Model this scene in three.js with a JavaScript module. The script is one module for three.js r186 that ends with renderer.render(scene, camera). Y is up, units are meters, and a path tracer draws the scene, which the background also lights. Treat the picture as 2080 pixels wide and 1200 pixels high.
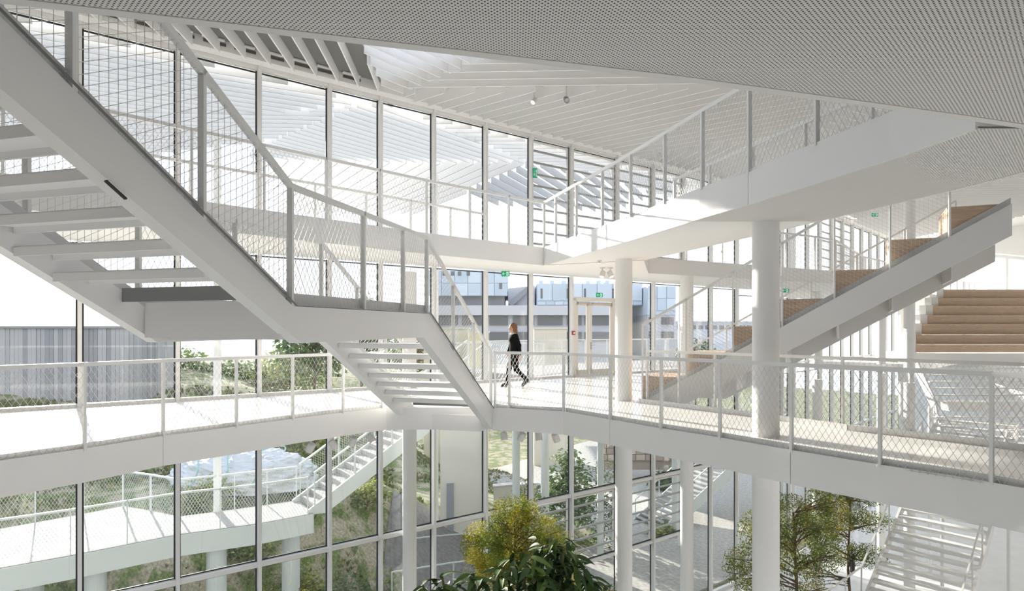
import * as THREE from 'three';
import { mergeGeometries, mergeVertices, toCreasedNormals } from 'three/addons/utils/BufferGeometryUtils.js';
import { MarchingCubes } from 'three/addons/objects/MarchingCubes.js';
import { ImprovedNoise } from 'three/addons/math/ImprovedNoise.js';
import { RoundedBoxGeometry } from 'three/addons/geometries/RoundedBoxGeometry.js';

// ---------- camera, sky, sun, exposure ----------
// plan points are [x, depth]; world z = -depth; ground floor y = 0
const E = 10.725, M = 9.2, L2 = 12.7, ROOF = 16.825, LOW = 5.25;
const scene = new THREE.Scene();
const renderer = new THREE.WebGLRenderer({ antialias: true });
renderer.toneMapping = THREE.LinearToneMapping;
renderer.toneMappingExposure = 1.42;
renderer.shadowMap.enabled = true;
renderer.shadowMap.type = THREE.PCFSoftShadowMap;
const camera = new THREE.PerspectiveCamera(53.13, 2080 / 1200, 0.1, 400);
camera.position.set(0, E, 0);
camera.lookAt(0, E, -10);
camera.setViewOffset(2080, 1200, 0, -72, 2080, 1200);   // shifted lens: upright lines stay upright
camera.updateProjectionMatrix();

const noise = new ImprovedNoise();
function fbm(x, y, z = 0, o = 4) { let a = 0.5, s = 0; for (let i = 0; i < o; i++) { s += a * noise.noise(x, y, z + i * 7.3); x *= 2.03; y *= 2.03; z *= 2.03; a *= 0.5; } return s; }
{
  const w = 512, h = 256, d = new Float32Array(w * h * 4);
  for (let j = 0; j < h; j++) for (let i = 0; i < w; i++) {
    const el = ((j + 0.5) / h - 0.5) * Math.PI, az = (i / w) * 2 * Math.PI;
    const up = Math.max(0, Math.sin(el)), k = Math.pow(1 - up, 2.2);
    const cx = Math.cos(az) * Math.cos(el), cz = Math.sin(az) * Math.cos(el), q = 1.6 / (up + 0.35);
    const c = THREE.MathUtils.smoothstep(fbm(cx * q * 2, cz * q * 2, 3.1, 5) + 0.08, -0.1, 0.35);
    const base = [0.62 + 0.36 * k, 0.74 + 0.25 * k, 1.0 + 0.02 * k], cl = [1.02, 1.02, 1.03];
    for (let n = 0; n < 3; n++) d[(j * w + i) * 4 + n] = THREE.MathUtils.lerp(base[n], cl[n], c * 0.8);
    d[(j * w + i) * 4 + 3] = 1;
  }
  const t = new THREE.DataTexture(d, w, h, THREE.RGBAFormat, THREE.FloatType);
  t.mapping = THREE.EquirectangularReflectionMapping; t.magFilter = THREE.LinearFilter; t.needsUpdate = true;
  scene.background = t; scene.backgroundIntensity = 1.25;
}
const sun = new THREE.DirectionalLight(new THREE.Color(1, 0.91, 0.81), 10);
sun.position.set(-0.61 * 60, E + 0.27 * 60, -0.792 * 60 - 15);
sun.target.position.set(0, E, -15);
sun.castShadow = true;
Object.assign(sun.shadow.camera, { left: -60, right: 60, top: 40, bottom: -40, near: 1, far: 200 });
sun.shadow.mapSize.set(4096, 4096); sun.shadow.radius = 1.2;
scene.add(sun, sun.target);

// ---------- helpers ----------
let seed = 7;
const rnd = () => { seed = (seed * 1664525 + 1013904223) >>> 0; return seed / 4294967296; };
const rr = (a, b) => a + (b - a) * rnd();
const V = (x, y, d) => new THREE.Vector3(x, y, -d);
const names = new Map();
function numbered(n) { const k = names.get(n) || 0; names.set(n, k + 1); return k ? n + '_' + String(k).padStart(3, '0') : n; }
class MB {                                  // collects bars, prisms and tubes into one geometry
  constructor() { this.p = []; }
  tri(a, b, c) { this.p.push(a.x, a.y, a.z, b.x, b.y, b.z, c.x, c.y, c.z); return this; }
  quad(a, b, c, d) { return this.tri(a, b, c).tri(a, c, d); }
  hexa(c) { for (const f of [[0, 3, 2, 1], [4, 5, 6, 7], [0, 1, 5, 4], [1, 2, 6, 5], [2, 3, 7, 6], [3, 0, 4, 7]]) this.quad(c[f[0]], c[f[1]], c[f[2]], c[f[3]]); return this; }
  bar(a, b, w, h, up = new THREE.Vector3(0, 1, 0), lift = 0) {        // a beam from a to b
    const t = b.clone().sub(a).normalize(); let s = new THREE.Vector3().crossVectors(t, up);
    if (s.lengthSq() < 1e-6) s = new THREE.Vector3(1, 0, 0); s.normalize();
    const u = new THREE.Vector3().crossVectors(s, t).normalize(), c = [];
    for (const e of [a, b]) for (const [i, j] of [[-1, -1], [1, -1], [1, 1], [-1, 1]]) c.push(e.clone().addScaledVector(s, i * w / 2).addScaledVector(u, j * h / 2 + lift));
    return this.hexa(c);
  }
  post(x, d, y0, y1, tx, td, w, t) {        // an upright flat bar: w across, t along the run (tx, td)
    const c = [];
    for (const y of [y0, y1]) for (const [i, j] of [[-1, -1], [1, -1], [1, 1], [-1, 1]]) c.push(V(x + tx * i * t / 2 - td * j * w / 2, y, d + td * i * t / 2 + tx * j * w / 2));
    return this.hexa(c);
  }
  wire(a, b, r, n = 3) {
    const t = b.clone().sub(a).normalize(), s = new THREE.Vector3().crossVectors(t, Math.abs(t.y) > 0.9 ? new THREE.Vector3(1, 0, 0) : new THREE.Vector3(0, 1, 0)).normalize(), u = new THREE.Vector3().crossVectors(s, t);
    const ring = (e) => Array.from({ length: n }, (_, i) => e.clone().addScaledVector(s, r * Math.cos(i * 2 * Math.PI / n)).addScaledVector(u, r * Math.sin(i * 2 * Math.PI / n)));
    const A = ring(a), B = ring(b);
    for (let i = 0; i < n; i++) this.quad(A[i], B[i], B[(i + 1) % n], A[(i + 1) % n]);
    return this;
  }
  prism(poly, y0, y1) {                     // plan polygon extruded upwards
    const P = poly.map(([x, d]) => new THREE.Vector2(x, d));
    if (THREE.ShapeUtils.area(P) < 0) P.reverse();
    for (const [a, b, c] of THREE.ShapeUtils.triangulateShape(P, [])) {
      this.tri(V(P[a].x, y1, P[a].y), V(P[b].x, y1, P[b].y), V(P[c].x, y1, P[c].y));
      this.tri(V(P[c].x, y0, P[c].y), V(P[b].x, y0, P[b].y), V(P[a].x, y0, P[a].y));
    }
    for (let i = 0; i < P.length; i++) { const a = P[i], b = P[(i + 1) % P.length]; this.quad(V(a.x, y0, a.y), V(b.x, y0, b.y), V(b.x, y1, b.y), V(a.x, y1, a.y)); }
    return this;
  }
  side(pts, w) {                            // closed profile of Vector3 in an upright plane, thickened by the vector w
    const n = new THREE.Vector3().crossVectors(w, new THREE.Vector3(0, 1, 0)).normalize();
    const P = pts.map((p) => new THREE.Vector2(p.dot(n), p.y)), Q = pts.map((p) => p.clone().add(w));
    for (const [a, b, c] of THREE.ShapeUtils.triangulateShape(P, [])) { this.tri(pts[a], pts[b], pts[c]); this.tri(Q[c], Q[b], Q[a]); }
    for (let i = 0; i < pts.length; i++) { const j = (i + 1) % pts.length; this.quad(pts[i], pts[j], Q[j], Q[i]); }
    return this;
  }
  geo() { const g = new THREE.BufferGeometry(); g.setAttribute('position', new THREE.Float32BufferAttribute(this.p, 3)); g.computeVertexNormals(); return boxUV(g); }
}
function boxUV(g) {                         // uv in metres from the face's main axis
  const p = g.attributes.position, n = g.attributes.normal, uv = new Float32Array(p.count * 2);
  for (let i = 0; i < p.count; i++) {
    const ax = Math.abs(n.getX(i)), ay = Math.abs(n.getY(i)), az = Math.abs(n.getZ(i));
    if (ay >= ax && ay >= az) { uv[i * 2] = p.getX(i); uv[i * 2 + 1] = p.getZ(i); }
    else if (ax > az) { uv[i * 2] = p.getZ(i); uv[i * 2 + 1] = p.getY(i); } else { uv[i * 2] = p.getX(i); uv[i * 2 + 1] = p.getY(i); }
  }
  g.setAttribute('uv', new THREE.BufferAttribute(uv, 2)); return g;
}
function shade(m) { m.castShadow = m.receiveShadow = true; return m; }
function mesh(name, g, mat, parent, data) { const m = shade(new THREE.Mesh(g.isBufferGeometry ? g : g.geo(), mat)); m.name = parent === scene ? numbered(name) : name; if (data) m.userData = data; parent.add(m); return m; }
// a thing: parts are given in world coordinates and moved so that the group stands at its base
class Thing {
  constructor(name, data) { this.name = name; this.data = data; this.parts = []; }
  part(name, g, mat, data, under) { const q = { name, g: g.isBufferGeometry ? g : g.geo(), mat, data, under }; this.parts.push(q); return q; }
  done() {
    const b = new THREE.Box3(); for (const q of this.parts) { q.g.computeBoundingBox(); b.union(q.g.boundingBox); }
    const o = new THREE.Group(); o.name = numbered(this.name); o.userData = this.data; scene.add(o);
    o.position.set((b.min.x + b.max.x) / 2, b.min.y, (b.min.z + b.max.z) / 2);
    for (const q of this.parts) { q.g.translate(-o.position.x, -o.position.y, -o.position.z); q.mesh = mesh(q.name, q.g, q.mat, q.under ? q.under.mesh : o, q.data); }
    return o;
  }
}
const thing = (name, label, category, group) => new Thing(name, group ? { label, category, group } : { label, category });
const struct = (name) => new Thing(name, { kind: 'structure' });
function solid(name, mb, mat) { const t = struct(name); t.part(name.replace(/_\d+$/, '') + '_body', mb, mat); return t.done(); }
const STUFF = () => ({ kind: 'stuff' });

// ---------- materials ----------
function dataTex(w, h, f, srgb) {
  const d = new Uint8Array(w * h * 4);
  for (let j = 0; j < h; j++) for (let i = 0; i < w; i++) { const c = f(i, j); for (let k = 0; k < 3; k++) d[(j * w + i) * 4 + k] = Math.max(0, Math.min(255, c[k])); d[(j * w + i) * 4 + 3] = 255; }
  const t = new THREE.DataTexture(d, w, h); t.wrapS = t.wrapT = THREE.RepeatWrapping; t.magFilter = THREE.LinearFilter; t.minFilter = THREE.LinearMipmapLinearFilter; t.generateMipmaps = true;
  if (srgb) t.colorSpace = THREE.SRGBColorSpace; t.needsUpdate = true; return t;
}
const std = (c, roughness = 0.5, o = {}) => new THREE.MeshStandardMaterial({ color: new THREE.Color().setRGB(...c), roughness, ...o });
const white = std([0.835, 0.83, 0.82], 0.3);
const whiteMatt = std([0.86, 0.855, 0.845], 0.85);
const finWhite = std([0.87, 0.87, 0.87], 0.6);
const steelWhite = std([0.8, 0.8, 0.785], 0.38);
const wireMat = std([0.66, 0.66, 0.65], 0.4);
const gasketMat = std([0.025, 0.027, 0.03], 0.6);
const darkGap = std([0.05, 0.05, 0.05], 0.9);
const shadowGapGrey = std([0.2, 0.2, 0.2], 0.7);  // dark tone of the painted shadow gap on the stair
const toeGrey = std([0.6, 0.6, 0.59], 0.5);
const greyMetal = std([0.42, 0.43, 0.43], 0.4, { metalness: 0.3 });
const floorTex = dataTex(256, 256, (i, j) => { const n = fbm(i / 40, j / 40, 1, 4) * 9 + (rnd() - 0.5) * 4; return [231 + n, 230 + n, 228 + n]; }, true);
floorTex.repeat.set(0.25, 0.25);
const floorMat = new THREE.MeshStandardMaterial({ map: floorTex, roughness: 0.22 });
const glass = new THREE.MeshPhysicalMaterial({ color: new THREE.Color().setRGB(0.95, 0.975, 0.965), transmission: 1, roughness: 0, thickness: 0, ior: 1.5, side: THREE.DoubleSide });
const glassLow = glass.clone(); glassLow.color.setRGB(0.915, 0.97, 0.96);
const woodTex = dataTex(512, 512, (i, j) => {
  const g = fbm(i / 120, j / 9, 5, 4), r = Math.sin((j / 512) * 40 + g * 9) * 0.5 + 0.5, k = g * 26 + r * 12 + (rnd() - 0.5) * 8;
  return [196 + k, 172 + k * 0.95, 148 + k * 0.88];
}, true);
woodTex.repeat.set(0.8, 0.8);
const wood = new THREE.MeshStandardMaterial({ map: woodTex, roughness: 0.55 });
// perforated plate: real holes cut through the sheet, one hole per 30 mm
const holeTex = dataTex(64, 64, (i, j) => { const a = Math.min(...[[0, 0], [64, 0], [0, 64], [64, 64], [32, 32]].map(([x, y]) => Math.hypot(i - x, j - y))) / 64; const v = a < 0.17 ? 0 : 255; return [v, v, v]; });
holeTex.repeat.set(1 / 0.029, 1 / 0.029);
const perforated = new THREE.MeshStandardMaterial({ color: new THREE.Color().setRGB(0.8, 0.79, 0.77), roughness: 0.6, alphaMap: holeTex, alphaTest: 0.5, side: THREE.DoubleSide });
const felt = std([0.06, 0.06, 0.06], 1);

// ---------- plan of the building ----------
const S0 = [-8.683, 11.867], T1 = [0.807, 0.5905], N1 = [-0.5905, 0.807];    // facade one: start, direction, outward
const F1 = (s, o = 0) => [S0[0] + T1[0] * s + N1[0] * o, S0[1] + T1[1] * s + N1[1] * o];
const C = F1(26.757), T2 = [0.7186, 0.6954], N2 = [-0.6954, 0.7186];
const F2 = (s, o = 0) => [C[0] + T2[0] * s + N2[0] * o, C[1] + T2[1] * s + N2[1] * o];
const S1 = [-11.9, -10.2, -8.5, -6.8, -5.1, -3.4, -1.71, 0, 1.714, 3.384, 5.04, 6.397, 7.985, 9.721, 11.431, 13.128, 15.289, 17.193, 18.978, 20.712, 22.534, 24.331, 26.115, 26.757];
const S2 = Array.from({ length: 21 }, (_, i) => 0.5 + i * 1.75);

// floors, with fascia panels along the edges that face the void
function slab(name, poly, y, thick, edge, seams, mats = {}) {
  const t = struct(name);
  t.part('floor_deck', new MB().prism(poly, y - thick + 0.02, y), mats.top || floorMat);
  if (mats.under !== null) t.part('soffit_board', new MB().prism(poly, y - thick, y - thick + 0.018), mats.under || whiteMatt);
  // fascia panels: 20 mm sheets proud of the slab with open joints at the seams
  for (const e of edge || []) {
    for (let i = 0; i + 1 < e.length; i++) {
      const [a, b] = [e[i], e[i + 1]], L = Math.hypot(b[0] - a[0], b[1] - a[1]), tx = (b[0] - a[0]) / L, td = (b[1] - a[1]) / L;
      const cut = seams && seams.has(i) ? 0.012 : 0;
      const p = (s) => V(a[0] + tx * s, 0, a[1] + td * s);
      const A = p(-0.004), B = p(L - cut); A.y = B.y = y - thick / 2 + 0.012;
      t.part('fascia_panel', new MB().bar(A, B, 0.03, thick + 0.03), white);
    }
  }
  return t.done();
}
function curb(name, e, y, inward, h = 0.09) {       // upstand along a floor edge
  const t = struct(name);
  for (let i = 0; i + 1 < e.length; i++) {
    const [a, b] = [e[i], e[i + 1]], L = Math.hypot(b[0] - a[0], b[1] - a[1]), n = [-(b[1] - a[1]) / L * inward, (b[0] - a[0]) / L * inward];
    t.part('curb_strip', new MB().bar(V(a[0] + n[0] * 0.06, y + h / 2, a[1] + n[1] * 0.06), V(b[0] + n[0] * 0.06, y + h / 2, b[1] + n[1] * 0.06), 0.03, h), white);
  }
  return t.done();
}
const midFront = [[-7.6, 4.4], [-5.45, 7.53], [-4.99, 8.45], [-4.33, 9.28], [-3.75, 10.1], [-3.11, 10.88], [-2.46, 11.55], [-0.386, 11.58], [0.964, 11.02], [1.667, 10.0], [2.3, 9.1], [2.93, 8.32], [3.52, 7.44], [4.13, 6.63], [4.6, 6.1], [5.3, 5.0], [5.7, 3.2], [5.4, 0.6]];
const midBack = [[8.6, 1], [8.2, 4.5], [7.3, 6.5], [6.1, 8.13], [5.2, 9.1], [4.3, 10.58], [2.75, 12.6]];
slab('floor_mid', [[-18.2, 4.4], ...midFront, [8.6, 0.6], ...midBack.slice(1), [4.0, 14.6], [5.75, 22.35], F1(16.9, -0.05), F1(-11.9, -0.05)], M, 0.4, [midFront, midBack], new Set([1, 8, 11]));
curb('trim_1', midFront.slice(0, 7), M, 1); curb('trim_2', midFront.slice(7), M, 1); curb('trim_3', midBack, M, 1);
slab('floor_mid_near', [[-18.2, 4.38], [-7.62, 4.38], [-6.2, 0.6], [8.6, 0.58], [8.6, -6], [-18.2, -6]], M, 0.4, null, null, { top: std([0.22, 0.2, 0.18], 0.9) });
slab('floor_mid_far', [F2(3.5, -4.2), F2(24, -4.2), F2(24, -0.1), F2(3.5, -0.1)], M, 0.4, [[F2(3.5, -4.2), F2(24, -4.2)]]);
const upFar = [[-18.2, -3.9], [-4.7, 9.22], [-1.63, 12.2], [0.77, 14.2]];
const upRight = [[2.93, 13.2], [3.7, 16.1], [10.7, 19.7]];
slab('floor_upper', [...upFar, ...upRight, [14.5, 24.4], F2(24, -4.2), F2(24, -0.05), C, F1(24, -0.05), F1(22, -3), F1(-11.9, -3)], L2, 0.4, [upFar, upRight, [[10.7, 19.7], [14.5, 24.4], F2(24, -4.2)]], new Set([1]));
{ // the slab thins out towards the glass: its underside rises to the window heads
  const t = struct('floor_upper_edge');
  for (let i = 0; i < 12; i++) { const a = -11.9 + i * 2.95, b = Math.min(a + 2.95, 23.4), p = [F1(a, -3.02), F1(b, -3.02), F1(b, -0.05), F1(a, -0.05)], y = [0.4, 0.4, 0.17, 0.17];
    t.part('slab_strip', new MB().hexa([...p.map(([x, d], k) => V(x, L2 - y[k], d)), ...p.map(([x, d]) => V(x, L2 - 0.001, d))]), whiteMatt); }
  t.done();
}
const bridgeL = [[0.77, 14.2], [1.52, 11.9], [2.1, 10.2], [2.65, 8.3], [2.96, 7.36], [3.25, 6.3], [3.48, 5.42], [3.63, 4.6]];
const bridgeR = [[5.35, 4.6], [4.94, 6.6], [4.47, 8.25], [4.0, 9.84], [2.96, 13.1]];
slab('floor_bridge', [...bridgeL, ...bridgeR], L2 + 0.004, 0.404, [bridgeL, bridgeR], new Set([3, 6]), { under: null });
// soffit of the bridge: smooth board, then a perforated sheet from mid-length towards the camera
mesh('ceiling_bridge', new MB().prism([[0.9, 14.0], [1.52, 11.9], [2.1, 10.2], [2.62, 8.5], [4.42, 8.5], [4.0, 9.84], [2.96, 13.1]], L2 - 0.4, L2 - 0.385), whiteMatt, scene, { kind: 'structure' });
mesh('ceiling_bridge_perforated', new MB().prism([[2.62, 8.5], [2.96, 7.36], [3.25, 6.3], [3.48, 5.42], [3.63, 4.6], [5.35, 4.6], [4.94, 6.6], [4.42, 8.5]], L2 - 0.4, L2 - 0.397), perforated, scene, { kind: 'structure' });
// gallery over the camera
const nearEdge = [[-13.2, 0.2], [-5, 2.2], [-2.17, 2.9], [-0.27, 3.37], [1.02, 3.7], [3.27, 4.36], [5.6, 5.1]];
slab('floor_upper_near', [...nearEdge, [8.6, 5.1], [8.6, -6], [-13.2, -6]], L2, 0.37, [nearEdge], null, { under: felt });
{
  const t = struct('ceiling_perforated'), y = L2 - 0.4;
  const g = new MB();
  const P = [...nearEdge.map(([x, d]) => [x, d - 0.04]), [8.6, 5.06], [8.6, -6], [-13.2, -6]];
  const T = P.map(([x, d]) => new THREE.Vector2(x, d));
  for (const [a, b, c] of THREE.ShapeUtils.triangulateShape(T, [])) g.tri(V(T[c].x, y, T[c].y), V(T[b].x, y, T[b].y), V(T[a].x, y, T[a].y));
  t.part('perforated_sheet', g, perforated);
  const rim = new MB(); for (let i = 0; i + 1 < nearEdge.length; i++) rim.bar(V(nearEdge[i][0], y + 0.0, nearEdge[i][1] - 0.03), V(nearEdge[i + 1][0], y, nearEdge[i + 1][1] - 0.03), 0.065, 0.012);
  t.part('edge_trim', rim, std([0.78, 0.77, 0.75], 0.5));
  t.done();
}
// ground floor, walls behind the camera, roof
const soil = std([0.16, 0.13, 0.1], 1);
slab('floor_ground', [[-18.3, -6], F1(-11.9, -0.02), C, F2(24), [34, -6]], 0, 0.3, null, null, {});
{ // unseen wall behind the camera, low openings shaped to light slab edges and columns
  const t = struct('wall_back');
  for (const [y0, y1] of [[0, 0.3], [6.4, ROOF + 0.6]]) t.part('wall_band', new MB().prism([[-18.7, -6.3], [34.3, -6.3], [34.3, -6], [-18.7, -6]], y0, y1), y0 ? std([0.2, 0.185, 0.17], 0.9) : whiteMatt);
  for (let i = 0; i <= 18; i++) t.part('wall_pier', new MB().prism([[-18.6 + i * 2.92, -6.3], [-18.2 + i * 2.92, -6.3], [-18.2 + i * 2.92, -6], [-18.6 + i * 2.92, -6]], 0, 6.5), whiteMatt);
  t.done();
  const k = struct('wall_side_added'); k.part('wall_body', new MB().prism([[8.7, -6], [9.0, -6], [9.0, 3.6], [8.7, 3.6]], M, ROOF + 0.3), std([0.2, 0.18, 0.16], 0.9)); k.done();  // unseen dark wall, added to dim the near stair and cut bounced light
  solid('pavement_back', new MB().prism([[-40, -6.4], [50, -6.4], [50, -60], [-40, -60]], -0.25, 0), std([0.5, 0.49, 0.47], 0.9));
}
{ const a = F1(-11.9); solid('wall_left', new MB().prism([[-18.65, -6.2], [-18.33, -6.2], [a[0], a[1]], [a[0] - 0.3, a[1]]], 0, ROOF + 0.6), std([0.42, 0.42, 0.42], 0.9)); }
{ const a = F2(24); solid('wall_right', new MB().prism([[34, -6], [34.3, -6], [a[0] + 0.3, a[1]], [a[0], a[1]]], 0, ROOF + 0.6), whiteMatt); }
{ // roof with a skylight cut through it over the void
  const a = F2(24), P = [[-18.8, -6.3], F1(-11.9, 0.3), [C[0] - 0.1, C[1] + 0.3], [a[0], a[1] + 0.4], [34.3, -6.3]];
  const hole = [[-3.2, 14.6], [-0.8, 13.2], [3.6, 9.2], [3.6, 5.2], [-3.2, 5.2]];
  const t = struct('roof_slab'), sh = new THREE.Shape(P.map(([x, d]) => new THREE.Vector2(x, d))); sh.holes.push(new THREE.Path(hole.map(([x, d]) => new THREE.Vector2(x, d))));
  const g = new THREE.ExtrudeGeometry(sh, { depth: 0.43, bevelEnabled: false }); g.rotateX(-Math.PI / 2); g.translate(0, ROOF + 0.32, 0); t.part('roof_plate', g, whiteMatt);
  const cb = new MB(); for (let i = 0; i < hole.length; i++) { const p = hole[i], q = hole[(i + 1) % hole.length]; cb.bar(V(p[0], ROOF + 0.9, p[1]), V(q[0], ROOF + 0.9, q[1]), 0.12, 0.4); } t.part('skylight_curb', cb, white);
  t.done();
}

// ---------- facades ----------
let wn = 0, dn = 0;
function pane(a, b, y0, y1, louvres) {
  const t = struct('window_' + ++wn), L = Math.hypot(b[0] - a[0], b[1] - a[1]), tx = (b[0] - a[0]) / L, td = (b[1] - a[1]) / L;
  const at = (s, y) => V(a[0] + tx * s, y, a[1] + td * s);
  t.part('pane', new MB().quad(at(0.02, y0), at(L - 0.02, y0), at(L - 0.02, y1), at(0.02, y1)), y1 < M ? glassLow : glass);
  const gs = new MB();
  for (const s of [0.052, L - 0.052]) gs.bar(at(s, y0), at(s, y1), 0.03, 0.03, new THREE.Vector3(tx, 0, -td).cross(new THREE.Vector3(0, 1, 0)));
  for (const y of Math.abs(y0 - M) < 0.2 ? [y1 - 0.03] : [y0 + 0.02, y1 - 0.03]) gs.bar(at(0.04, y), at(L - 0.04, y), 0.03, 0.03);
  t.part('gasket', gs, gasketMat);
  if (louvres) {
    const fr = new MB();
    for (const s of [0.11, L - 0.11]) fr.bar(at(s, y0 + 0.05), at(s, y1 - 0.05), 0.06, 0.05, new THREE.Vector3(tx, 0, -td).cross(new THREE.Vector3(0, 1, 0)));
    fr.bar(at(0.1, y1 - 0.08), at(L - 0.1, y1 - 0.08), 0.06, 0.05);
    t.part('louvre_frame', fr, steelWhite);
    for (let i = 1; i < louvres; i++) { const y = y0 + (y1 - y0) * i / louvres; t.part('louvre_blade', new MB().bar(at(0.1, y), at(L - 0.1, y), 0.06, 0.055), greyMetal); }
  }
  return t.done();
}
function mullion(p, tx, td, y0, y1) { const t = struct('mullion'); t.part('mullion_bar', new MB().post(p[0] + td * 0.07, p[1] - tx * 0.07, y0, y1, tx, td, 0.2, 0.075), white); return t.done(); }
function transom(a, b, y, h = 0.11) {
  const L = Math.hypot(b[0] - a[0], b[1] - a[1]), tx = (b[0] - a[0]) / L, td = (b[1] - a[1]) / L, o = 0.05, t = struct('transom');
  t.part('transom_bar', new MB().bar(V(a[0] + td * o, y, a[1] - tx * o), V(b[0] + td * o, y, b[1] - tx * o), 0.14, h), white); return t.done();
}
const DOOR_A = 13.42, DOOR_B = 15.1;
for (let i = 0; i < S1.length; i++) {
  const a = F1(S1[i]);
  mullion(a, ...T1, 0, ROOF + 0.1);
  if (i + 1 === S1.length) break;
  const b = F1(S1[i + 1]), s = S1[i];
  const lv = s > 11 && s < 18;
  pane(a, b, L2 + 0.06, ROOF - 0.02, lv ? 11 : 0);
  if (!(s > 13 && s < 15)) pane(a, b, M + 0.06, s < 22 ? L2 - 0.19 : L2 - 0.42, 0);
  pane(a, b, LOW + 0.08, M - 0.42, 0);
  if (s > 9 && s < 18) { pane(a, b, 2.95, LOW - 0.03, s > 11 && s < 18 ? 6 : 0); pane(a, b, 0.06, 2.85, 0); transom(a, b, 2.9, 0.1); }
  else pane(a, b, 0.06, LOW - 0.03, 0);
  transom(a, b, LOW + 0.025); transom(a, b, ROOF + 0.09, 0.2); transom(a, b, M + 0.03, 0.08); transom(a, b, L2 + 0.03, 0.08); transom(a, b, 0.05, 0.1);
}
for (let i = 0; i < S2.length; i++) {
  const a = F2(S2[i]); mullion(a, ...T2, 0, ROOF + 0.1);
  if (i + 1 === S2.length) break;
  const b = F2(S2[i + 1]), lv = i === 2 || i === 3 || i === 4;
  pane(a, b, L2 + 0.06, ROOF - 0.02, lv ? 9 : 0); pane(a, b, M + 0.06, L2 - 0.42, 0); pane(a, b, 0.06, M - 0.42, 0);
  transom(a, b, ROOF + 0.09, 0.2); transom(a, b, M + 0.03, 0.08); transom(a, b, L2 + 0.03, 0.08); transom(a, b, LOW + 0.025);
}
// edge beam behind the glass head, carrying the fin ends
for (let i = 0; i + 1 < S1.length; i++) { const a = F1(S1[i], -0.28), b = F1(S1[i + 1], -0.28), t = struct('beam'); t.part('beam_body', new MB().bar(V(a[0], ROOF + 0.2, a[1]), V(b[0], ROOF + 0.2, b[1]), 0.3, 0.26), white); t.done(); }
// double door with its fixed light above
{
  const t = struct('door_1'), a = F1(13.13), b = F1(15.29), L = 2.16, at = (s, y, o = 0) => V(a[0] + T1[0] * s + N1[0] * o, y, a[1] + T1[1] * s + N1[1] * o);
  const fr = new MB(), cream = std([0.8, 0.76, 0.7], 0.4);
  const N = new THREE.Vector3(N1[0], 0, -N1[1]);
  const bar = (m, s0, y0, s1, y1, w, d) => m.bar(at(s0, y0, -0.04), at(s1, y1, -0.04), w, d, s0 === s1 ? N : new THREE.Vector3(0, 1, 0));
  bar(fr, 0.12, M, 0.12, M + 2.62, 0.14, 0.16); bar(fr, L - 0.12, M, L - 0.12, M + 2.62, 0.14, 0.16); fr.bar(at(0.05, M + 2.6, -0.04), at(L - 0.05, M + 2.6, -0.04), 0.16, 0.12);
  t.part('door_frame', fr, cream);
  for (const [s0, s1] of [[0.22, 0.82], [0.86, L - 0.22]]) {
    const lf = new MB();
    for (const s of [s0 + 0.05, s1 - 0.05]) bar(lf, s, M + 0.02, s, M + 2.5, 0.1, 0.06);
    for (const [y, h] of [[M + 0.12, 0.2], [M + 2.44, 0.12]]) lf.bar(at(s0, y, -0.04), at(s1, y, -0.04), 0.06, h);
    const leaf = t.part('door_leaf', lf, cream);
    t.part('pane', new MB().quad(at(s0 + 0.1, M + 0.2, -0.04), at(s1 - 0.1, M + 0.2, -0.04), at(s1 - 0.1, M + 2.4, -0.04), at(s0 + 0.1, M + 2.4, -0.04)), glass, undefined, leaf);
    if (s0 > 0.5) { const h = new MB(); h.bar(at(s0 + 0.05, M + 1.05, -0.12), at(s0 + 0.17, M + 1.05, -0.12), 0.02, 0.02); h.bar(at(s0 + 0.05, M + 1.05, -0.06), at(s0 + 0.05, M + 1.05, -0.13), 0.02, 0.02); h.bar(at(s0 + 0.05, M + 0.9, -0.075), at(s0 + 0.05, M + 1.15, -0.075), 0.035, 0.015, N); t.part('door_handle', h, greyMetal, undefined, leaf); }
    const cl = new MB(); cl.bar(at(s0 + 0.1, M + 2.46, -0.1), at(s1 - 0.1, M + 2.46, -0.1), 0.05, 0.05); t.part('door_closer', cl, std([0.6, 0.53, 0.44], 0.4), undefined, leaf);
  }
  t.part('top_light', new MB().quad(at(0.02, M + 2.66), at(L - 0.02, M + 2.66), at(L - 0.02, L2 - 0.19), at(0.02, L2 - 0.19)), glass);
  t.done();
}

// ---------- columns ----------
function column(x, d, y0, y1, r, name = 'column') {
  const t = struct(name), g = new THREE.CylinderGeometry(r, r, y1 - y0, 40, 1); g.translate(x, (y0 + y1) / 2, -d); t.part('shaft', g, whiteMatt);
  const c = new THREE.CylinderGeometry(r + 0.006, r + 0.006, 0.03, 40, 1); c.translate(x, y0 + 0.015, -d); t.part('base_ring', c, white); return t.done();
}
for (const [x, d, h] of [[3.69, 8.59, L2 - 0.4], [2.46, 13.0, L2 - 0.4], [5.06, 17.1, L2 - 0.4], [-2.74, 15.8, L2 - 0.4], [14.8, 22.0, L2 - 0.4], [12.2, 23.6, L2 - 0.4], [17.0, 27.2, L2 - 0.4], [20.5, 31.0, L2 - 0.4]]) {
  column(x, d, 0, M - 0.4, 0.185); column(x, d, M, h, 0.185);
}
column(14.8, 22.0, L2, ROOF, 0.185);

column(1.6, 28.6, 2.0, M - 0.3, 0.2, 'column_outside');

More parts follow.
